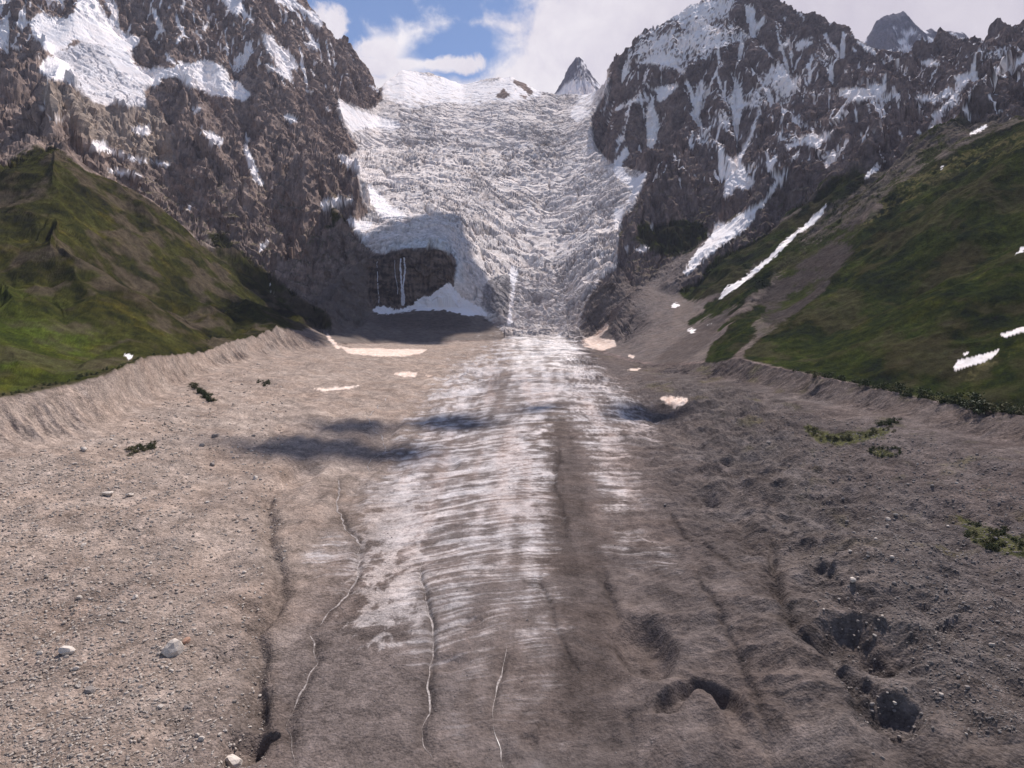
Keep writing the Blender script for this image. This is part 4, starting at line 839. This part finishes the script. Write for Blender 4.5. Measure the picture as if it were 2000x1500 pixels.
# ------------------------------------------------------------------ far peaks
def peak(name, Yd, prof, base_v, depth, snowbias, seed, label):
    us = np.linspace(prof[0][0], prof[-1][0], 240); vs = np.interp(us, [p[0] for p in prof], [p[1] for p in prof])
    ts = np.linspace(-1, 1, 170)
    uu, t2 = np.meshgrid(us, ts); vv = np.repeat(vs[None], len(ts), 0)
    Tt, s = ray(uu, vv); yc = Yd + t2 * depth; x = Tt * Yd; top = CAMH + s * Yd
    zb = CAMH + ray(1000, base_v)[1] * Yd
    h = np.maximum(top - zb, 5)
    z = zb + h * (1 - np.abs(t2) ** 1.15) ; z = z + h * .0
    x, yc, z = fl(x), fl(yc), fl(z)
    w_ = fl((1 - np.abs(t2)) * .0 + sstep(np.abs(t2), .0, .25))
    for cell, amp in ((300, 95), (140, 50), (70, 26), (34, 13), (17, 6)):
        nx, ny, nz_ = grad(x, yc, z); g_ = np.sqrt(nx * nx + ny * ny) + .02
        r, c = erosion(x, yc, fl(ny / g_), fl(-nx / g_), F32(cell), seed); z = z + fl(amp * w_ * r)
        if cell > 100: gu = r
    x = x + fl(16 * fbm(x, yc, z, 70, 4, .6, seed + 1)); z = z + fl((1 - w_ * .5) * 26 * fbm(x, yc * .2, z * 0, 70, 4, .65, seed + 5))
    nx, ny, nz_ = grad(x, yc, z)
    rel = (z - zb) / max(h.max(), 1)
    sm = sstep(fbm(x, yc, z, 160, 4, .6, seed + 9) * 1.3 - .3 * gu + snowbias - rel * .9 + .35 * nz_, .10, .26)
    if name and seed == 401: sm = np.maximum(sm, sstep(rel + .25 * fbm(x, yc, z, 90, 4, .6, seed + 11), .66, .56))
    c = lerp(np.array([.17, .165, .19]), np.array([.84, .81, .82]), sm[..., None]) * (1 + .3 * fbm(x, yc, z, 30, 3, .5, seed + 3)[..., None])  # rock colour lightened and blued to stand in for haze over the distance
    idx = np.arange(x.size).reshape(x.shape); q = np.stack([idx[:-1, :-1], idx[:-1, 1:], idx[1:, 1:], idx[1:, :-1]], -1).reshape(-1, 4)
    kd_ = np.zeros(x.shape + (4,), F32); kd_[..., 0] = sm
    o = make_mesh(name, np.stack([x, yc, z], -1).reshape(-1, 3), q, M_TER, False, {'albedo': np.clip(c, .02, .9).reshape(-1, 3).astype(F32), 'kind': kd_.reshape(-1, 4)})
    return tag(o, kind='structure')
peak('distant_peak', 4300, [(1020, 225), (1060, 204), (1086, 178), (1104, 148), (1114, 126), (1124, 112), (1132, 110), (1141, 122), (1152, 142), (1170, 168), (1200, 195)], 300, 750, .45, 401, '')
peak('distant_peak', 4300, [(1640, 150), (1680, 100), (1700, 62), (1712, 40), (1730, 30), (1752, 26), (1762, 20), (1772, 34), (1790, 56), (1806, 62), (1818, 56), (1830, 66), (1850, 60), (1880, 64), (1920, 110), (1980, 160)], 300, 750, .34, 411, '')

# ------------------------------------------------------------------ stones
def rock_mesh(seed, n=2, cuts=9):
    import bmesh
    r = random.Random(seed); bm = bmesh.new(); bmesh.ops.create_icosphere(bm, subdivisions=n, radius=1)
    planes = []
    for _ in range(cuts):
        d = Vector((r.gauss(0, 1), r.gauss(0, 1), r.gauss(0, .8))).normalized(); planes.append((d, r.uniform(.55, .85)))
    sx, sy, sz = r.uniform(.9, 1.25), r.uniform(.7, 1.0), r.uniform(.55, .8)
    for v in bm.verts:
        p = v.co.copy()
        for d, k in planes:
            q = p.dot(d)
            if q > k: p -= d * (q - k)
        v.co = Vector((p.x * sx, p.y * sy, p.z * sz)) + Vector((r.gauss(0, .02), r.gauss(0, .02), r.gauss(0, .02)))
    bm.verts.ensure_lookup_table()
    co = np.array([v.co[:] for v in bm.verts], F32); fa = np.array([[v.index for v in f.verts] for f in bm.faces], np.int32); bm.free()
    return co, fa
def stone_mat(name, c1, c2):
    m, n, b = mat(name)
    tcn = n.n.new('ShaderNodeTexCoord'); oi = n.n.new('ShaderNodeObjectInfo')
    p = tcn.outputs['Object']
    a = n.noise(p, 1.3, 8, .65, .3)
    geo = n.n.new('ShaderNodeNewGeometry')
    rnd = n.math('ADD', n.math('MULTIPLY', geo.outputs['Random Per Island'], .6), n.math('MULTIPLY', oi.outputs['Random'], .4))
    c = n.mix(n.math('ADD', n.math('MULTIPLY', n.math('SUBTRACT', a, .5), 1.5), rnd, clamp=True), (*c1, 1), (*c2, 1))
    n.l.new(c, b.inputs['Base Color']); b.inputs['Roughness'].default_value = .9; b.inputs['Specular IOR Level'].default_value = .05
    bp = n.n.new('ShaderNodeBump'); bp.inputs['Distance'].default_value = .4; bp.inputs['Strength'].default_value = .7
    n.l.new(n.noise(p, 3., 6, .6), bp.inputs['Height']); n.l.new(bp.outputs[0], b.inputs['Normal'])
    return m
M_PALE = stone_mat('pale_granite', (.25, .205, .17), (.62, .55, .48)); M_GREY = stone_mat('grey_stone', (.14, .12, .11), (.30, .265, .24)); M_RUST = stone_mat('rusty_stone', (.28, .15, .10), (.42, .28, .21))
PROTO = [rock_mesh(s, 2) for s in range(6)]
shared = {}
def boulder(u, v, wpx, label, group=None, m=M_PALE, k=None, name='boulder', sc=(1, 1, 1), rz=None):
    p = at(u, v, 0, 5.0); k = rng.randrange(6) if k is None else k
    key = (k, m.name)
    if key not in shared:
        o = make_mesh(name, PROTO[k][0], PROTO[k][1], m); shared[key] = o
    else: o = shared[key].copy(); C.objects.link(o)
    s = wpx * p.y / F / 2
    o.scale = (s * sc[0], s * sc[1], s * sc[2]); o.location = (p.x, p.y, p.z + s * .30)
    o.rotation_euler = (rng.uniform(-.2, .2), rng.uniform(-.2, .2), rng.uniform(0, 6.28) if rz is None else rz)
    o['label'] = label; o['category'] = 'boulder'
    if group: o['group'] = group
    elif 'group' in o.keys(): del o['group']
    return o
boulder(335, 1275, 44, 'largest boulder, pale grey with a dark shaded front, on the left gravel slope', k=0, sc=(1, 1, 1.35), rz=.4)
boulder(364, 1256, 19, 'small rust red boulder right behind the largest pale boulder', m=M_RUST, k=1)
boulder(129, 1276, 32, 'flat whitish boulder left of the largest boulder on the left gravel', k=2, sc=(1, 1, .7))
boulder(455, 1497, 46, 'whitish boulder cut off by the bottom edge of the photo', k=3)
boulder(264, 1169, 15, 'oval pale boulder above and left of the largest boulder', k=4)
boulder(176, 1352, 24, 'dark grey boulder low on the left gravel with pale stones around it', m=M_GREY, k=5)
boulder(385, 1438, 12, 'small pale boulder beside the bottom end of the left gully', k=1)
boulder(498, 937, 13, 'single pale upright boulder at the lower edge of the cloud shadow', k=0, sc=(1, 1, 1.3))
boulder(210, 968, 24, 'flat slab boulder on the left gravel below the green shrubs', k=2, sc=(1, 1, .5))
boulder(252, 970, 20, 'tilted slab boulder just right of the flat slab on the left gravel', k=3, sc=(1, 1, .6))
boulder(162, 880, 14, 'pale boulder at the foot of the left bank beside the shrubs', k=4)
boulder(420, 855, 14, 'dark boulder standing alone in the middle of the left slope', m=M_GREY, k=5, sc=(1, 1, 1.2))
boulder(394, 873, 12, 'small dark boulder below the lone dark boulder on the left slope', m=M_GREY, k=0)
boulder(414, 909, 13, 'dark angular boulder at the left tip of the cloud shadow', m=M_GREY, k=1)
boulder(1664, 1140, 15, 'oval pale boulder near the round pit on the right moraine', k=2)
boulder(1733, 1017, 13, 'pale pointed boulder on the right moraine below the green patch', k=3, sc=(1, 1, 1.2))
boulder(1709, 1055, 9, 'small light boulder below the pale pointed one on the right moraine', k=4)
boulder(1742, 1092, 10, 'light boulder left of the dark olive bushes on the right moraine', k=5)
boulder(1745, 1141, 12, 'grey boulder right of the oval pale boulder on the right moraine', m=M_GREY, k=0)
boulder(1935, 1261, 11, 'pale boulder near the right edge of the photo among small stones', k=1)
boulder(1660, 1080, 8, 'small white boulder above the oval pale boulder', k=2)
boulder(1500, 867, 11, 'dark boulder lying left of the crescent of green plants', m=M_GREY, k=3)
boulder(1030, 1212, 5, 'tiny boulder alone on the bare striped ice', m=M_GREY, k=1)
boulder(1298, 990, 0.1 + 6, 'small black boulder on the smooth grey debris right of the ice', m=M_GREY, k=4)
cnt = 0
while cnt < 110:
    u, v = rng.uniform(0, 520), rng.uniform(800, 1495)
    if v < 905 - u * .3: continue
    boulder(u, v, rng.choice([5, 6, 6, 7, 8, 9, 11, 13]) * (.7 + .4 * (v - 800) / 700), 'pale angular boulder strewn over the gravel slope on the left', 'boulders on the left gravel slope', M_PALE if rng.random() < .72 else M_GREY); cnt += 1
cnt = 0
while cnt < 85:
    u, v = rng.uniform(1560, 2000), rng.uniform(880, 1495)
    if v > 1300 and u < 1700: continue
    boulder(u, v, rng.choice([5, 6, 7, 8, 10]) * (.7 + .4 * (v - 800) / 700), 'grey brown boulder strewn over the rough moraine on the right', 'boulders on the right moraine', M_GREY if rng.random() < .7 else M_PALE); cnt += 1
# loose stones nobody could count
def rubble(name, n, ulo, uhi, vlo, vhi, smin, smax, m, ok, label, dens):
    base = [rock_mesh(s, 1, 7) for s in range(20, 26)]
    VV, FF = [], []; off = 0; c = 0; tries = 0
    U_ = nr.uniform(ulo, uhi, n * 8); V_ = nr.uniform(vlo, vhi, n * 8)
    T, s = ray(U_, V_); Yf_ = 100 / (SLOPE - s)
    for _ in range(25): Yf_ = .5 * Yf_ + .5 * (CAMH - rise(T * Yf_)) / (SLOPE - s)
    Xf_ = T * Yf_
    dn_ = fbm(fl(Xf_), fl(Yf_), fl(Xf_ * 0), 26, 4, .6, 500)
    for i in range(len(U_)):
        if c >= n: break
        if not ok(U_[i], V_[i]) or dn_[i] < nr.uniform(-.45, .35) * dens: continue
        x, y = Xf_[i], Yf_[i]; z = zat(x, y); co, fa = base[nr.randint(6)]
        r_ = smin * (smax / smin) ** (nr.rand() ** 3.2) * (y / 260) ** .6
        a = nr.rand() * 6.28; ca, sa = math.cos(a), math.sin(a)
        q = co * (r_ * np.array([1, nr.uniform(.6, 1), nr.uniform(.7, 1.1)]))
        q = np.stack([q[:, 0] * ca - q[:, 1] * sa + x, q[:, 0] * sa + q[:, 1] * ca + y, q[:, 2] + z + r_ * .15], -1)
        VV.append(q); FF.append(fa + off); off += len(q); c += 1
    o = make_mesh(name, np.concatenate(VV), np.concatenate(FF), m)
    return tag(o, label, 'rubble', kind='stuff')
wl = lambda u, v: v > np.interp(u, [0, 100, 200, 300, 400, 480, 550, 640], [900, 880, 850, 800, 740, 715, 700, 690]) and u < 560 - (v > 1100) * 40 and nr.rand() < (1 if u < 380 else .4)
rubble('rubble', 24000, -30, 620, 700, 1520, .16, 1.0, M_PALE, wl, 'countless pale stones covering the gravel slope on the left', 1.9)
wr = lambda u, v: v > np.interp(u, [1400, 1600, 1800, 2000], [780, 810, 850, 900]) and u > 1420 + (v - 800) * .35 and nr.rand() < (1 if u > 1500 + (v - 800) * .5 else .35)
rubble('rubble', 15000, 1400, 2030, 760, 1520, .16, .8, M_GREY, wr, 'countless grey stones covering the moraine on the right', 1.7)
rubble('rubble', 2500, 560, 1500, 860, 1520, .10, .42, M_GREY, lambda u, v: True, 'fine stones sprinkled over the debris covered ice', .6)

# ------------------------------------------------------------------ shrubs
def shrub_mesh(seed, n=420):
    r = np.random.RandomState(seed)
    cl = r.normal(0, 1, (9, 3)) * [.42, .42, .30] + [0, 0, .62]; cl[:, 2] = np.clip(cl[:, 2], .25, 1.0)
    c = cl[r.randint(9, size=n)] + r.normal(0, 1, (n, 3)) * [.17, .17, .15]; c[:, 2] = np.maximum(c[:, 2], .04)
    a = r.normal(0, 1, (n, 3)); a /= np.linalg.norm(a, axis=1)[:, None]; b = np.cross(a, r.normal(0, 1, (n, 3))); b /= np.linalg.norm(b, axis=1)[:, None]
    sz = r.uniform(.06, .12, (n, 1)); a *= sz; b *= sz * .6
    v = np.stack([c - a, c + b, c + a, c - b], 1).reshape(-1, 3); f = np.arange(n * 4).reshape(-1, 4)
    vs, fs = [v], [f]; off = len(v)
    for k in range(6):                                # stems as tapered four sided rods
        e = cl[k]; rad = .03
        q = np.array([[dx * rad, dy * rad, 0] for dx, dy in ((1, 0), (0, 1), (-1, 0), (0, -1))]); t = q * .35 + e
        vs.append(np.concatenate([q - [0, 0, .08], t])); fs.append(np.array([[i, (i + 1) % 4, 4 + (i + 1) % 4, 4 + i] for i in range(4)]) + off); off += 8
    return np.concatenate(vs), np.concatenate(fs)
def leaf_mat(name, c1, c2):
    m, n, b = mat(name); geo = n.n.new('ShaderNodeNewGeometry')
    c = n.mix(geo.outputs['Random Per Island'], (*c1, 1), (*c2, 1)); n.l.new(c, b.inputs['Base Color']); b.inputs['Roughness'].default_value = .7
    b.inputs['Specular IOR Level'].default_value = .2
    return m
M_LEAF = leaf_mat('dark_leaves', (.022, .034, .010), (.055, .068, .020)); M_OLIVE = leaf_mat('olive_leaves', (.045, .045, .016), (.12, .11, .042))
SH = [make_mesh('shrub', *shrub_mesh(s), M_LEAF if s % 2 == 0 else M_OLIVE) for s in range(6)]
used = set()
def shrub(u, v, h, label, group, dark=True, lo=0., hi=5.6, p=None):
    k = rng.randrange(3) * 2 + (0 if dark else 1)
    if k in used: o = SH[k].copy(); C.objects.link(o)
    else: o = SH[k]; used.add(k)
    p = p or at(u, v, lo, hi); s = h * p.y / F
    o.location = (p.x, p.y, p.z - .1 * s); o.scale = (s * rng.uniform(.8, 1.3), s * rng.uniform(.8, 1.2), s * rng.uniform(.75, 1.15)); o.rotation_euler = (0, 0, rng.uniform(0, 6.28))
    tag(o, label, 'shrub', group); return o
def crest_pt(u, off=.10):
    T = ray(u, 770)[0]; j = int(np.searchsorted(Tc, T)); i = int(np.argmin(np.abs(sg[:, j] - (5 + off))))
    return Vector((float(X[i, j]), float(Y[i, j]), float(Z[i, j])))
for k in range(64):
    u = 1555 + 475 * (k + rng.uniform(-1.4, 1.4)) / 64
    hgt = rng.choice([5, 5, 6, 7, 8, 10, 12, 16]) * (1 + (.35 if 1600 < u < 1650 or 1860 < u < 1960 else 0)) * (.75 + .45 * (u - 1555) / 445)
    shrub(u, 0, hgt, 'small dark green shrub in the row along the crest of the right bank', 'shrubs along the crest of the right bank', rng.random() < .8, p=crest_pt(u, rng.uniform(-.02, .5)))
for k in range(30):
    u = 10 + 300 * (k + rng.uniform(-.4, .4)) / 30
    shrub(u, 0, rng.uniform(3, 6.5), 'tiny shrub on the grassy crest of the left bank', 'shrubs along the crest of the left bank', True, p=crest_pt(u, rng.uniform(.1, .8)))
for k in range(26):
    t = rng.random(); u = 245 + 58 * t; v = 888 - 14 * t + rng.uniform(-7, 7)
    shrub(u, v, rng.uniform(4, 9), 'olive shrub in the small clump on the gravel at the foot of the left bank', 'shrub clump on the left gravel', rng.random() < .5)
for k in range(24):
    t = rng.random(); u = 372 + 42 * t; v = 752 + 36 * t + rng.uniform(-4, 4)
    shrub(u, v, rng.uniform(6, 9), 'olive shrub in the upper clump in the rocks below the crest of the left bank', 'upper shrub clump on the left slope', rng.random() < .6)
for k in range(9):
    shrub(rng.uniform(500, 525), rng.uniform(747, 756), rng.uniform(4, 6), 'little shrub high on the gravel near the far end of the left bank', 'far shrubs on the left slope', True)
for k in range(46):
    t = rng.random(); u = 1572 + 175 * t; v = np.interp(u, [1572, 1600, 1640, 1690, 1747], [834, 852, 862, 848, 838]) + rng.uniform(-5, 7)
    shrub(u, v, rng.uniform(3, 6), 'low olive shrub in the green crescent on the right moraine', 'shrubs in the green crescent', rng.random() < .35)
for k in range(8):
    shrub(rng.uniform(1716, 1750), rng.uniform(825, 833), rng.uniform(8, 12), 'taller dark shrub at the right tip of the green crescent', 'tall shrubs at the tip of the crescent', True)
for k in range(18):
    a = k / 18 * 6.28; shrub(1728 + 28 * math.cos(a), 885 + 9 * math.sin(a), rng.uniform(4, 7), 'small shrub in the ring below the green crescent', 'ring of small shrubs', True)
for k in range(40):
    u = rng.uniform(1885, 2000); v = 1040 + (u - 1885) * .25 + rng.uniform(-22, 22)
    shrub(u, v, rng.uniform(4, 10), 'olive shrub among stones near the right edge of the photo', 'shrubs near the right edge', rng.random() < .45)

# ------------------------------------------------------------------ running water
def water_mat(name, c1, c2):
    m, n, b = mat(name); tcn = n.n.new('ShaderNodeTexCoord')
    c = n.mix(n.ramp(n.noise(tcn.outputs['Object'], .8, 6, .7), .4, .6), (*c1, 1), (*c2, 1)); n.l.new(c, b.inputs['Base Color']); b.inputs['Roughness'].default_value = .35
    return m
M_MELT = water_mat('meltwater', (.14, .115, .10), (.40, .35, .32)); M_FALL = water_mat('falling_water', (.45, .45, .50), (.70, .70, .76))
def stream(pts, wpx, name='stream'):
    w_ = [wpt(*p) for p in pts]; P = []
    for (ax, ay), (bx, by) in zip(w_[:-1], w_[1:]):
        n = max(2, int(math.hypot(bx - ax, by - ay) / .6))
        P += [(ax + (bx - ax) * i / n, ay + (by - ay) * i / n) for i in range(n)]
    P = np.array(P, F32); z0 = P[:, 0] * 0
    P = P - np.stack([1.6 * perlin(P[:, 0] / 7, P[:, 1] / 7, z0, 81) * .7 + 4 * perlin(P[:, 0] / 30, P[:, 1] / 30, z0, 82) * .7, 1.6 * perlin(P[:, 0] / 7, P[:, 1] / 7, z0, 83) * .7], -1)
    t = np.gradient(P, axis=0); t /= np.linalg.norm(t, axis=1)[:, None] + 1e-6; nrm = np.stack([-t[:, 1], t[:, 0]], -1)
    wd = wpx * .8 * P[:, 1:2] / F / 2 * (.62 + 1.5 * perlin(P[:, :1] / 8, P[:, 1:2] / 8, P[:, :1] * 0, 600) + .5 * perlin(P[:, :1] / 1.1, P[:, 1:2] / 1.1, P[:, :1] * 0, 601)); nP = len(P); en = np.minimum(np.arange(nP), np.arange(nP)[::-1]) / 25.; wd = np.maximum(wd * np.clip(en, 0, 1)[:, None], .02)
    a, b = P - nrm * wd, P + nrm * wd
    za = np.array([zat(*p) for p in P]); 
    rows_ = []
    for q, dz in ((a, -.25), (a, .10), (b, .10), (b, -.25)):
        zz = np.maximum(za, np.array([zat(*p) for p in q]) - .5)
        rows_.append(np.concatenate([q, (zz + dz)[:, None]], 1))
    Vv = np.stack(rows_, 1).reshape(-1, 3); n = len(P)
    f = [[4 * i + k, 4 * i + k + 1, 4 * i + k + 5, 4 * i + k + 4] for i in range(n - 1) for k in range(3)]
    return tag(make_mesh(name, Vv, np.array(f), M_MELT), kind='structure')
for i in (8, 9, 10, 11): stream(CH[i][3], (5, 4, 4, 5)[i - 8])
stream([(757, 775), (735, 800), (712, 812), (720, 830), (745, 850), (752, 880), (725, 905), (722, 925)], 3)
stream([(1270, 1485 - 0), (1262, 1440), (1225, 1400)], 2.5) if False else None
def waterfall(strands, label):
    root = None
    for n_, (pts, wpx) in enumerate(strands):
        VV = []
        jit_ = np.cumsum(nr.normal(0, .45, 40)); jit_ -= np.linspace(jit_[0], jit_[-1], 40)
        u = jit_ + np.interp(np.linspace(0, 1, 40), np.linspace(0, 1, len(pts)), [p[0] for p in pts]); v = np.interp(np.linspace(0, 1, 40), np.linspace(0, 1, len(pts)), [p[1] for p in pts])
        py = None
        for i in range(40):
            p = at(u[i], v[i], 6.5, 12); T, s = ray(u[i], v[i]); y = p.y - 1.5
            if py is not None: y = min(y, py + .8)
            py = y; c = Vector((float(T) * y, y, CAMH + float(s) * y)); w_ = wpx * y / F / 2 * rng.uniform(.6, 1.3)
            for dx, dy in ((-1, 0), (-.5, -1), (.5, -1), (1, 0)): VV.append((c.x + dx * w_, c.y + dy * w_ * .6, c.z))
        FF = [[4 * i + k, 4 * i + k + 1, 4 * i + k + 5, 4 * i + k + 4] for i in range(39) for k in range(3)]
        if len(strands) == 1: return tag(make_mesh('waterfall', np.array(VV), np.array(FF), M_FALL), label, 'waterfall')
        if root is None:
            root = bpy.data.objects.new('waterfall', None); C.objects.link(root); root.location = VV[-1]; tag(root, label, 'waterfall'); base = np.array(VV[-1])
        o = make_mesh('water_strand', np.array(VV) - base, np.array(FF), M_FALL); o.parent = root
    return root
waterfall([([(783, 505), (784, 530), (785, 560), (785, 595)], 3.2), ([(789, 503), (791, 525), (788, 560), (789, 594)], 3.0), ([(786, 565), (787, 597)], 5)], 'main twin waterfall dropping down the dark cliff onto the snow cone')
waterfall([([(738, 510), (739, 550), (740, 592)], 1.1)], 'faint thin waterfall at the left end of the dark cliff')
waterfall([([(771, 508), (774, 540), (776, 575)], .8)], 'hair thin waterfall just left of the twin waterfall')
waterfall([([(300, 352), (300, 372), (302, 392)], 2.0)], 'thin waterfall on dark rock slabs above the left green hill')

# ------------------------------------------------------------------ clouds above the valley (their shadows lie on the ice)
def cloud_mat():
    m, n, b = mat('cloud'); b.inputs['Base Color'].default_value = (.9, .9, .92, 1); b.inputs['Roughness'].default_value = 1; return m
M_CL = cloud_mat()
ico = rock_mesh(99, 4, 0)
def cloud(ground, size, alt, seed):
    """a real cloud hanging on the line from the ground point to the sun"""
    g = Vector(ground); t = (alt - g.z) / sd.z; c = g + sd * t
    r = np.random.RandomState(seed); co = ico[0] / np.linalg.norm(ico[0], axis=1)[:, None]
    x, y, z = [fl(co[:, i]) for i in range(3)]
    k = 1 + 1.9 * fbm(x * 1. + seed, y, z, .8, 5, .62, 700 + seed)
    p = co * k[:, None] * np.array(size) + np.array(c)
    tag(make_mesh('cloud', p, ico[1], M_CL, True), kind='structure')
CA = 2680
cloud((-112, 402, 46), (46, 22, 20), CA, 1); cloud((-78, 410, 46), (26, 14, 16), CA + 10, 9); cloud((-110, 470, 52), (22, 18, 16), CA + 30, 2)
cloud((-46, 500, 55), (24, 20, 16), CA, 3); cloud((24, 540, 60), (16, 12, 12), CA + 20, 4); cloud((104, 520, 60), (28, 22, 18), CA, 5)
cloud((-215, 1480, 270), (150, 150, 60), CA, 6); cloud((-340, 1380, 250), (130, 150, 60), CA + 60, 7)
cloud((-330, 1010, 200), (60, 90, 40), CA, 11)

# ------------------------------------------------------------------ haze
def haze():
    x0, x1, y0, y1, z0, z1 = -6500, 6500, -300, 5400, -25, 2540
    v = np.array([(a, b, c) for a in (x0, x1) for b in (y0, y1) for c in (z0, z1)])
    f = np.array([[0, 1, 3, 2], [4, 6, 7, 5], [0, 4, 5, 1], [2, 3, 7, 6], [0, 2, 6, 4], [1, 5, 7, 3]])
    m = bpy.data.materials.new('haze'); m.use_nodes = True; n = NT(m.node_tree); n.n.clear()
    pv = n.n.new('ShaderNodeVolumePrincipled'); o = n.n.new('ShaderNodeOutputMaterial'); n.l.new(pv.outputs[0], o.inputs['Volume'])
    pv.inputs['Color'].default_value = (.76, .78, .98, 1); pv.inputs['Density'].default_value = .000026; pv.inputs['Anisotropy'].default_value = 0
    tag(make_mesh('haze', v, f, m), kind='stuff', label='thin pale haze filling the valley air', cat='haze')
haze()
print('verts', NR * NC)
